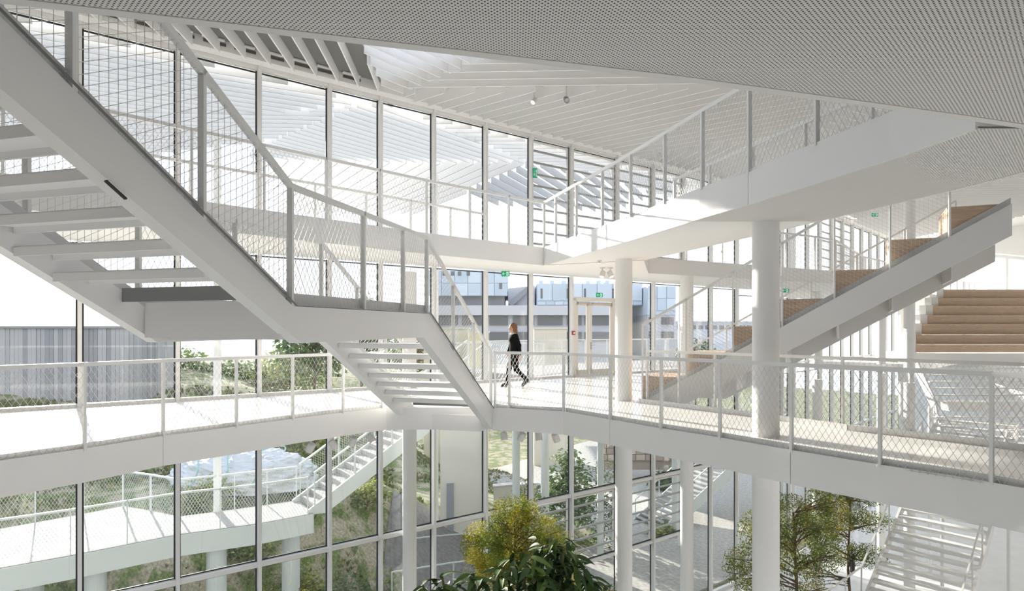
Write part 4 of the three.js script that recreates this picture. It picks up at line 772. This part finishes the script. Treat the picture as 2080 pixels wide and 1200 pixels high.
// ---------- outside: heap, fence building, walls, far buildings ----------
{
  const t = thing('plastic_heap', 'heap of crumpled white plastic sheeting on the bank beyond the deck', 'heap'), cx = -10.6, d = 23.5, gy = ground(cx, d);
  const g = new THREE.SphereGeometry(1, 90, 50, 0, Math.PI * 2, 0, Math.PI * 0.55), p = g.attributes.position;
  for (let i = 0; i < p.count; i++) { const v = new THREE.Vector3().fromBufferAttribute(p, i), n = 1 + 0.22 * fbm(v.x * 2.2, v.y * 2.2, v.z * 2.2, 4) + 0.12 * Math.abs(noise.noise(v.x * 9, v.y * 9, v.z * 9)); p.setXYZ(i, v.x * 2.7 * n, Math.pow(Math.max(v.y, -0.2) + 0.2, 0.8) * 1.2 * n, v.z * 1.8 * n); }
  g.computeVertexNormals(); g.translate(cx, gy - 0.4, -d); t.part('sheeting', boxUV(g), std([0.56, 0.58, 0.63], 0.45));
  const rope = new MB(); for (let k = 0; k < 3; k++) { const pts = []; for (let i = 0; i <= 12; i++) { const f = i / 12 * Math.PI; pts.push(new THREE.Vector3(cx - 1.2 + k * 1.1 + 0.2 * Math.sin(i), gy + 1.1 * Math.sin(f) + 0.05, -d + Math.cos(f) * 1.9)); } for (let i = 0; i < 12; i++) rope.wire(pts[i], pts[i + 1], 0.03, 5); }
  t.part('tie_strap', rope, std([0.3, 0.5, 0.48], 0.7)); t.done();
}
{
  const t = thing('timber_shed', 'grey weathered timber-clad building beyond the left windows', 'building'), d = 38, gy = ground(-26.5, d) - 0.3;
  t.part('wall_core', new MB().prism([[-36, d + 0.1], [-24.7, d + 0.1], [-24.7, d + 5], [-36, d + 5]], gy, gy + 5.1), std([0.25, 0.25, 0.26], 0.9));
  const mats = [[0.42, 0.42, 0.44], [0.36, 0.36, 0.385], [0.47, 0.46, 0.47], [0.33, 0.33, 0.35]].map((c) => std(c, 0.9)); seed = 77;
  for (let i = 0; i < 40; i++) { const x = -36 + i * 0.283; t.part('plank', new MB().prism([[x + 0.01, d + rr(0, 0.03)], [x + 0.272, d + rr(0, 0.03)], [x + 0.272, d + 0.12], [x + 0.01, d + 0.12]], gy, gy + 5.1), mats[Math.floor(rnd() * 4)]); }
  for (let i = 0; i < 17; i++) { const z = d + 0.12 + i * 0.287; t.part('plank', new MB().prism([[-24.72, z], [-24.6 + rr(0, 0.03), z], [-24.6 + rr(0, 0.03), z + 0.276], [-24.72, z + 0.276]], gy, gy + 5.1), mats[Math.floor(rnd() * 4)]); }
  t.part('roof_edge', new MB().prism([[-36.1, d - 0.1], [-24.6, d - 0.1], [-24.6, d + 5.1], [-36.1, d + 5.1]], gy + 5.1, gy + 5.25), std([0.3, 0.3, 0.31], 0.7)); t.done();
}
// pale rendered walls and stepped path in the middle distance
const render_ = std([0.72, 0.69, 0.63], 0.9);
{ const t = thing('garden_wall', 'pale rendered low building wall beyond the windows left of the yellow tree', 'wall'); const gy = ground(-2.2, 27.5) - 0.5;
  t.part('wall_body', new MB().prism([[-3.3, 27.2], [-1.25, 27.6], [-1.25, 29.5], [-3.3, 29.5]], gy, 6.6), render_);
  t.part('opening', new MB().prism([[-3.0, 27.16], [-2.7, 27.22], [-2.7, 27.4], [-3.0, 27.4]], gy + 0.6, gy + 3.0), std([0.3, 0.32, 0.36], 0.8)); t.part('coping', new MB().prism([[-3.35, 27.12], [-1.2, 27.52], [-1.2, 29.5], [-3.35, 29.5]], 6.6, 6.68), render_); t.done(); }
{ const t = thing('garden_wall', 'lower grey garden wall left of the dark outdoor shrubs', 'wall'); const gy = ground(0, 29) - 0.5; t.part('wall_body', new MB().prism([[-0.9, 28.8], [1.2, 29.4], [1.2, 29.8], [-0.9, 29.2]], gy, gy + 2.6), render_); t.part('coping', new MB().prism([[-0.95, 28.76], [1.25, 29.36], [1.25, 29.84], [-0.95, 29.24]], gy + 2.6, gy + 2.68), std([0.55, 0.54, 0.52], 0.9)); t.done(); }
{ const t = thing('stone_wall', 'rough brown stone retaining wall above the grey pavement at right', 'wall'), d = 43, mats = [[0.42, 0.34, 0.28], [0.5, 0.42, 0.35], [0.36, 0.3, 0.26], [0.55, 0.48, 0.42]].map((c) => std(c, 0.95)); seed = 91; const gy = 1.6;
  t.part('wall_core', new MB().prism([[6.5, d + 0.1], [14, d + 0.1], [14, d + 0.6], [6.5, d + 0.6]], gy - 1, gy + 2.4), mats[2]);
  for (let r = 0; r < 6; r++) { let x = 6.5 + rr(-0.2, 0); while (x < 14) { const w = rr(0.35, 0.85), y = gy - 0.3 + r * 0.45; t.part('stone', new MB().prism([[x + 0.02, d - rr(0, 0.08)], [x + w - 0.02, d - rr(0, 0.08)], [x + w - 0.02, d + 0.15], [x + 0.02, d + 0.15]], y + 0.02, y + 0.43), mats[Math.floor(rnd() * 4)]); x += w; } } t.done(); }
{ const t = thing('garden_path', 'dark asphalt ramp path rising right on the bank beyond the windows', 'path'), P = [[-4.6, 22.4], [-2.6, 24.2], [-0.6, 25.8], [1.6, 26.6]];
  const m = new MB(), N = 14, q = (i, j) => { const a = 9.4 + 5.2 * i / N + 0.25 * (j - 5), o = 4.4 + 6.0 * j / N, p = F1(a, o); return V(p[0], H(a, o) + 0.09, p[1]); };
  for (let i = 0; i < N; i++) for (let j = 0; j < N; j++) { const c = [q(i, j), q(i + 1, j), q(i + 1, j + 1), q(i, j + 1)]; m.hexa([...c.map((v) => v.clone().setY(v.y - 0.2)), ...c]); }
  t.part('asphalt', m, asphalt);
  const k = new MB(); for (let i = 0; i < 3; i++) { const a = P[i], b = P[i + 1]; k.bar(V(a[0] - 1.0, ground(...a) + 0.3, a[1] + 1.5), V(b[0] - 1.0, ground(...b) + 0.3, b[1] + 1.5), 0.12, 0.3); } t.part('kerb_stone', k, render_);
  railing(t, P.map(([x, d]) => [x + 0.35, ground(x, d) + 0.3, d - 1.5]), { mesh: false, mat: outWhite, rail: 0.045, h: 0.95, inside: true }); railing(t, P.map(([x, d]) => [x - 0.8, ground(x, d) + 0.3, d + 1.4]), { mesh: false, mat: outWhite, rail: 0.045, h: 0.95, inside: true }); t.done(); }
// far buildings: recessed window strips and separate facade panels
const blueP = [[0.56, 0.64, 0.74], [0.52, 0.6, 0.71], [0.6, 0.67, 0.76], [0.5, 0.58, 0.68]].map((c) => std(c, 0.6)), greyW = std([0.5, 0.51, 0.56], 0.8), winG = std([0.16, 0.165, 0.18], 0.25), concrete = std([0.58, 0.59, 0.63], 0.85);
function panels(t, x0, x1, y0, y1, d, nx, ny) { const w = (x1 - x0) / nx, h = (y1 - y0) / ny; for (let i = 0; i < nx; i++) for (let j = 0; j < ny; j++) t.part('facade_panel', new MB().prism([[x0 + i * w + 0.03, d - 0.1], [x0 + (i + 1) * w - 0.03, d - 0.1], [x0 + (i + 1) * w - 0.03, d], [x0 + i * w + 0.03, d]], y0 + j * h + 0.03, y0 + (j + 1) * h - 0.03), blueP[(i * 3 + j * 5) % 4]); }
const box = (x0, x1, y0, y1, d0, d1) => new MB().prism([[x0, d0], [x1, d0], [x1, d1], [x0, d1]], y0, y1);
{
  const D = 62, k = D / 1200, X = (px) => (px - 1040) * k, Yp = (py) => E + (672 - py) * k;
  const b = thing('university_building', 'pale blue panelled block on a grey base beyond the windows behind the woman', 'building');
  b.part('upper_block', box(X(870), X(1031), Yp(600), Yp(549), D, D + 12), blueP[3]); panels(b, X(870), X(1031), Yp(601), Yp(549), D, 6, 2);
  for (const px of [899, 916, 930, 948, 1018]) b.part('window', box(X(px), X(px + 7), Yp(560), Yp(551), D - 0.14, D), winG);
  b.part('window', box(X(1014), X(1020), Yp(587), Yp(575), D - 0.14, D), winG);
  b.part('recess_storey', box(X(880), X(1025), Yp(622), Yp(600), D + 0.8, D + 12), std([0.3, 0.3, 0.32], 0.8));
  b.part('base_storeys', box(X(860), X(1262), Yp(740), Yp(621), D + 0.3, D + 14), greyW);
  b.part('parapet_band', box(X(860), X(1262), Yp(640), Yp(620), D - 0.2, D + 0.3), concrete);
  for (const [a, c] of [[888, 930], [938, 980], [1032 - 38, 1032], [1042, 1085], [1092, 1143], [1152, 1182], [1188, 1238]]) { b.part('window', box(X(a), X(c), Yp(660), Yp(641), D + 0.15, D + 0.35), winG); b.part('window', box(X(a), X(c), Yp(692), Yp(674), D + 0.15, D + 0.35), winG); }
  b.part('roof_ramp', new MB().side([V(X(1032), Yp(621), D + 2), V(X(1088), Yp(621), D + 2), V(X(1088), Yp(577), D + 2), V(X(1070), Yp(579), D + 2), V(X(1032), Yp(583), D + 2)], new THREE.Vector3(0, 0, -8)), concrete);
  b.part('outside_steps', new MB().bar(V(X(1036), Yp(618), D + 1.6), V(X(1074), Yp(584), D + 1.6), 0.6, 0.5), std([0.33, 0.33, 0.35], 0.8)); b.done();
  const c = thing('university_building', 'pale blue panelled building with rooftop boxes above the double door', 'building');
  c.part('upper_block', box(X(1091), X(1304), Yp(619.5), Yp(576), D, D + 12), blueP[3]); panels(c, X(1091), X(1304), Yp(611), Yp(576), D, 7, 1); panels(c, X(1091), X(1304), Yp(619.4), Yp(612), D, 12, 1);
  for (const px of [1099, 1122, 1146, 1196, 1218, 1236, 1262, 1285]) c.part('rooftop_box', box(X(px - 4), X(px + 5), Yp(577), Yp(568), D + 1, D + 3), blueP[0]);
  for (const px of [1098, 1151, 1186, 1243]) c.part('window', box(X(px), X(px + 4), Yp(606), Yp(586), D - 0.14, D), winG); c.done();
  const e = thing('university_building', 'pale blue and grey building right of the round column, before the round tree', 'building');
  e.part('upper_block', box(X(1306), X(1362), Yp(640), Yp(584), D - 2, D + 9), blueP[1]); panels(e, X(1306), X(1362), Yp(632), Yp(584), D - 2, 3, 2);
  e.part('base_storeys', box(X(1307), X(1362), Yp(740), Yp(640), D - 1.9, D + 9), greyW);
  for (const [a, q] of [[1309, 1320], [1334, 1358]]) { e.part('window', box(X(a), X(q), Yp(659), Yp(645), D - 2.0, D - 1.8), winG); e.part('window', box(X(a), X(q), Yp(686), Yp(673), D - 2.0, D - 1.8), winG); } e.done();
  const f = thing('low_building', 'long low pale building with a row of windows beyond the wooden seating', 'building');
  f.part('wall_body', box(X(1364), X(1620), Yp(720), Yp(652), D + 8, D + 16), std([0.6, 0.63, 0.7], 0.8));
  for (let i = 0; i < 14; i++) f.part('window', box(X(1372 + i * 16), X(1382 + i * 16), Yp(668), Yp(659), D + 7.9, D + 8.1), winG); f.part('roof_edge', box(X(1362), X(1622), Yp(652), Yp(649), D + 7.7, D + 16), concrete); f.done();
}
// building cabins and stacked pallets on the slope outside the door
for (const [label, px, d, w, h, col] of [['cream site cabin beyond the windows left of the woman', 905, 46, 3.4, 2.4, [0.78, 0.72, 0.58]], ['yellow stacked crates beyond the windows behind the woman', 972, 44, 1.3, 1.6, [0.75, 0.66, 0.36]], ['cream site cabin beyond the windows right of the woman', 1118, 47, 2.6, 1.9, [0.76, 0.7, 0.6]]]) {
  const x = at(px, d), gy = ground(x, d) - 0.05, t = thing(label.includes('crates') ? 'crate_stack' : 'site_cabin', label, label.includes('crates') ? 'crates' : 'cabin');
  const top = E + (672 - (label.includes('crates') ? 676 : 668)) / 1200 * d; t.part('cabin_body', box(x - w / 2, x + w / 2, gy, top, d, d + 2.4), std(col, 0.8)); t.part('cabin_roof', box(x - w / 2 - 0.1, x + w / 2 + 0.1, top, top + 0.12, d - 0.1, d + 2.5), std([0.7, 0.68, 0.62], 0.8));
  for (let i = 0; i < 3; i++) t.part('side_panel', box(x - w / 2 + w * (i + 0.1) / 3, x - w / 2 + w * (i + 0.9) / 3, top - h * 0.8, top - h * 0.15, d - 0.05, d), std(col.map((v) => v * 0.92), 0.8)); t.done();
}

// ---------- the woman walking across the middle floor ----------
{
  const t = thing('person', 'woman in black top and trousers with long auburn hair, walking left across the white floor', 'person');
  const PX = 0.06, PD = 16.15, K = 1.0;                                   // where she stands; her forward axis points to the photo's left
  const fwd = new THREE.Vector3(-0.985, 0, 0.17).normalize(), left = new THREE.Vector3(fwd.z, 0, -fwd.x).negate();   // her left side is towards the camera
  if (left.z < 0) left.negate();
  const put = (g) => { const p = g.attributes.position; for (let i = 0; i < p.count; i++) { const x = p.getX(i) * K, y = p.getY(i) * K, z = p.getZ(i) * K; p.setXYZ(i, PX + fwd.x * x + left.x * z, M + y, -PD + fwd.z * x + left.z * z); } g.computeVertexNormals(); return boxUV(g); };
  const seg = (p, a, b, ra, rb) => { const bx = b[0] - a[0], by = b[1] - a[1], bz = b[2] - a[2], q = bx * bx + by * by + bz * bz, h = Math.max(0, Math.min(1, ((p[0] - a[0]) * bx + (p[1] - a[1]) * by + (p[2] - a[2]) * bz) / q)); return Math.hypot(p[0] - a[0] - bx * h, p[1] - a[1] - by * h, p[2] - a[2] - bz * h) - (ra + (rb - ra) * h); };
  const smin = (a, b, k) => { const h = Math.max(k - Math.abs(a - b), 0) / k; return Math.min(a, b) - h * h * k / 4; };
  const ell = (p, c, r) => { const q = Math.hypot((p[0] - c[0]) / r[0], (p[1] - c[1]) / r[1], (p[2] - c[2]) / r[2]); return (q - 1) * Math.min(...r); };
  function march(c, half, res, f) {
    const mc = new MarchingCubes(res, new THREE.MeshStandardMaterial(), false, false, 160000), h = res / 2; mc.isolation = 0;
    for (let k = 0; k < res; k++) for (let j = 0; j < res; j++) for (let i = 0; i < res; i++) mc.field[i + j * res + k * res * res] = -f([c[0] + (i - h) / h * half, c[1] + (j - h) / h * half, c[2] + (k - h) / h * half]);
    mc.update(); const n = mc.count, a = mc.positionArray.slice(0, n * 3);
    for (let i = 0; i < n; i++) for (let q = 0; q < 3; q++) a[i * 3 + q] = c[q] + a[i * 3 + q] * half;
    const g = new THREE.BufferGeometry(); g.setAttribute('position', new THREE.BufferAttribute(a, 3)); const r = mergeVertices(g, 1e-5); r.computeVertexNormals(); return r;
  }
  const hipL = [0, 0.9, 0.085], hipR = [0, 0.9, -0.085];
  // the far leg is in front, the near leg trails with its heel lifted
  const legs = [[hipR, [0.13, 0.5, -0.08], [0.185, 0.095, -0.07], [0.33, 0.03, -0.075]], [hipL, [-0.04, 0.48, 0.085], [-0.325, 0.2, 0.08], [-0.22, 0.045, 0.085]]];
  const arms = [[[0.0, 1.385, -0.165], [0.05, 1.13, -0.21], [0.15, 0.92, -0.19], [0.175, 0.84, -0.185]], [[-0.02, 1.385, 0.165], [-0.1, 1.13, 0.21], [-0.13, 0.895, 0.2], [-0.12, 0.81, 0.195]]];
  const torso = (p, e) => { let d = ell(p, [0, 1.27, 0], [0.108 + e, 0.22 + e, 0.165 + e]); d = smin(d, ell(p, [0.0, 1.08, 0], [0.095 + e, 0.17 + e, 0.135 + e]), 0.1); d = smin(d, ell(p, [-0.015, 0.95, 0], [0.12 + e, 0.13 + e, 0.165 + e]), 0.1); d = smin(d, ell(p, [0.06, 1.285, 0.065], [0.07 + e, 0.065 + e, 0.065 + e]), 0.05); d = smin(d, ell(p, [0.06, 1.285, -0.065], [0.07 + e, 0.065 + e, 0.065 + e]), 0.05); return d; };
  const armF = (p, e, to = 3) => { let d = 9; for (const a of arms) { let q = seg(p, a[0], a[1], 0.05 + e, 0.042 + e); q = smin(q, seg(p, a[1], a[2], 0.04 + e, 0.026 + e), 0.03); d = Math.min(d, q); } return d; };
  const legF = (p, e) => { let d = 9; for (const a of legs) { let q = seg(p, a[0], a[1], 0.083 + e, 0.055 + e); q = smin(q, seg(p, a[1], a[2], 0.056 + e, 0.036 + e), 0.04); d = Math.min(d, q); } return d; };
  const footF = (p, e) => { let d = 9; for (const a of legs) d = Math.min(d, smin(seg(p, a[2], a[3], 0.038 + e, 0.028 + e), seg(p, a[2], [a[2][0] - 0.05, a[2][1] - 0.045, a[2][2]], 0.036 + e, 0.032 + e), 0.04)); return d; };
  const head = (p) => {
    let d = ell(p, [0.045, 1.615, 0], [0.092, 0.112, 0.074]); d = smin(d, ell(p, [0.075, 1.56, 0], [0.06, 0.065, 0.055]), 0.05);       // skull, jaw
    d = smin(d, seg(p, [0.132, 1.61, 0], [0.152, 1.585, 0], 0.008, 0.013), 0.02);                                                       // nose
    d = smin(d, ell(p, [0.13, 1.548, 0], [0.014, 0.009, 0.024]), 0.012); d = smin(d, ell(p, [0.122, 1.52, 0], [0.018, 0.016, 0.022]), 0.02);   // lips, chin
    for (const s of [-1, 1]) { d = Math.max(d, -ell(p, [0.138, 1.617, s * 0.03], [0.014, 0.01, 0.016])); d = smin(d, ell(p, [0.122, 1.617, s * 0.03], [0.014, 0.013, 0.014]), 0.004); d = smin(d, ell(p, [0.035, 1.605, s * 0.076], [0.02, 0.03, 0.01]), 0.01); }
    return smin(d, seg(p, [0.015, 1.42, 0], [0.035, 1.55, 0], 0.052, 0.047), 0.04);                                                        // neck
  };
  const hand = (p) => {
    let d = 9;
    for (const a of arms) {
      const w = a[2], k = a[3], v = new THREE.Vector3(k[0] - w[0], k[1] - w[1], k[2] - w[2]).normalize(), P = (f, s, o = 0) => [w[0] + v.x * f + 0.55 * s * -v.y + 0.0 + o * 0.4, w[1] + v.y * f + s * 0.3 * v.x, w[2] + v.z * f + o];
      let q = seg(p, w, P(0.05, 0), 0.025, 0.03); q = smin(q, seg(p, P(0.05, -0.02), P(0.085, 0.015), 0.019, 0.02), 0.02);
      for (let i = 0; i < 4; i++) { const s = -0.035 + i * 0.024, L = [0.052, 0.066, 0.07, 0.06][i]; const b = P(0.088, s), m = P(0.088 + L * 0.55, s * 1.05), e = P(0.088 + L, s + 0.004, Math.sign(w[2]) * -0.012); q = smin(q, seg(p, b, m, 0.0095, 0.009), 0.008); q = smin(q, seg(p, m, e, 0.009, 0.0075), 0.006); }
      q = smin(q, seg(p, P(0.025, 0.035), P(0.075, 0.075), 0.012, 0.009), 0.012);
      d = Math.min(d, q);
    }
    return d;
  };
  const skin = std([0.55, 0.34, 0.25], 0.55), black = new THREE.MeshPhysicalMaterial({ color: new THREE.Color().setRGB(0.008, 0.008, 0.009), roughness: 0.95, specularIntensity: 0.25 }), hairM = std([0.2, 0.1, 0.045], 0.55);
  const bodyF = (p) => smin(smin(torso(p, -0.006), Math.min(armF(p, -0.004), 9), 0.04), smin(legF(p, -0.004), footF(p, -0.006), 0.02), 0.05);
  const g1 = march([0, 0.84, 0], 0.9, 128, (p) => { const d = smin(bodyF(p), seg(p, [0.0, 1.36, 0], [0.02, 1.47, 0], 0.06, 0.048), 0.05); return d; });
  const g2 = march([0.05, 1.55, 0], 0.22, 92, (p) => Math.max(head(p), 1.40 - p[1]));
  const g3 = march([0.05, 0.8, 0], 0.3, 128, hand);
  const body = t.part('body', put(mergeGeometries([g1, g2, g3].map((g) => { const q = new THREE.BufferGeometry(); q.setAttribute('position', g.attributes.position.clone()); q.setIndex(g.index.clone()); return q; }))), skin);
  t.part('jumper', put(march([0, 1.15, 0], 0.36, 96, (p) => Math.max(smin(torso(p, 0.012), armF(p, 0.012), 0.022), 0.93 - p[1] - (Math.abs(p[2]) > 0.18 ? 0.2 : 0), p[1] - 1.455))), black, undefined, body);
  t.part('trousers', put(march([0, 0.56, 0], 0.56, 100, (p) => Math.max(smin(smin(legF(p, 0.014), ell(p, [-0.015, 0.94, 0], [0.127, 0.12, 0.172]), 0.06), 9, 0.01), p[1] - 1.02))), black, undefined, body);
  for (const a of legs) {
    const shoe = t.part('shoe', put(march([0, 0.14, 0], 0.42, 92, (p) => smin(seg(p, a[2], a[3], 0.045, 0.036), seg(p, a[2], [a[2][0] - 0.05, a[2][1] - 0.048, a[2][2]], 0.044, 0.04), 0.04))), std([0.02, 0.02, 0.022], 0.5), undefined, body);
    t.part('shoe_sole', put(march([0, 0.12, 0], 0.42, 92, (p) => seg(p, [a[2][0] - 0.05, a[2][1] - 0.082, a[2][2]], [a[3][0] + 0.03, a[3][1] - 0.028, a[3][2]], 0.02, 0.016))), std([0.6, 0.5, 0.4], 0.7), undefined, body);
  }
  t.part('hair', put(march([0.0, 1.52, 0], 0.26, 96, (p) => {
    let d = ell(p, [0.022, 1.64, 0], [0.108, 0.107, 0.09]); d = Math.max(d, -(0.07 - p[0] + (p[1] - 1.66) * 0.9) * -1 > 0 ? d : d);
    d = Math.max(d, p[0] - 0.075 - Math.max(0, (p[1] - 1.64)) * 0.9);                                                 // hairline
    let f = 9; for (const s of [-1, 0, 1]) f = smin(f, seg(p, [-0.025, 1.62, s * 0.055], [-0.055, 1.41, s * 0.065], 0.05, 0.036), 0.03);
    f = smin(f, seg(p, [0.015, 1.64, 0.07], [0.0 + 0.012 * Math.sin(p[1] * 45), 1.42, 0.088], 0.028, 0.024), 0.03); f = smin(f, seg(p, [0.02, 1.62, -0.075], [0.01, 1.42, -0.085], 0.03, 0.02), 0.03);
    return smin(d, f, 0.03) + 0.007 * noise.noise(p[0] * 70 + 3 * Math.sin(p[1] * 38), p[1] * 8, p[2] * 70) + 0.006 * Math.sin(p[1] * 55 + p[2] * 30) * smooth(1.6 - p[1], 0, 0.15);
  })), hairM, undefined, body);
  const sc = new MB(); for (let i = 0; i < 16; i++) { const a = i / 16 * 6.283, b = (i + 1) / 16 * 6.283, P = (q) => new THREE.Vector3(0.022 + 0.082 * Math.cos(q), 1.458 - 0.024 * Math.cos(q), 0.084 * Math.sin(q)); sc.wire(P(a), P(b), 0.027, 9); }
  t.part('collar', put(sc.geo()), std([0.75, 0.73, 0.7], 0.8), undefined, body);
  const blob = (c, r) => new THREE.SphereGeometry(1, 14, 10).scale(...r).translate(...c);
  for (const s of [-1, 1]) { t.part('eye', put(blob([0.131, 1.617, s * 0.031], [0.009, 0.008, 0.012])), std([0.06, 0.045, 0.035], 0.3), undefined, body); t.part('eyebrow', put(blob([0.134, 1.637, s * 0.032], [0.006, 0.0035, 0.02])), hairM, undefined, body); }
  t.part('lips', put(blob([0.14, 1.549, 0], [0.01, 0.008, 0.022])), std([0.45, 0.16, 0.14], 0.45), undefined, body);
  const pr = new MB(); for (const [x, y, z, r] of [[0.1, 1.02, 0.075, 0.022], [0.098, 1.3, 0.1, 0.014], [0.092, 1.12, 0.09, 0.012]]) { pr.wire(new THREE.Vector3(x - 0.01, y - r, z), new THREE.Vector3(x + 0.004, y + r, z + 0.012), r * 0.7, 7); }
  t.part('pale_print', put(pr.geo()), std([0.7, 0.69, 0.67], 0.8), undefined, body);
  t.done();
}
renderer.render(scene, camera);
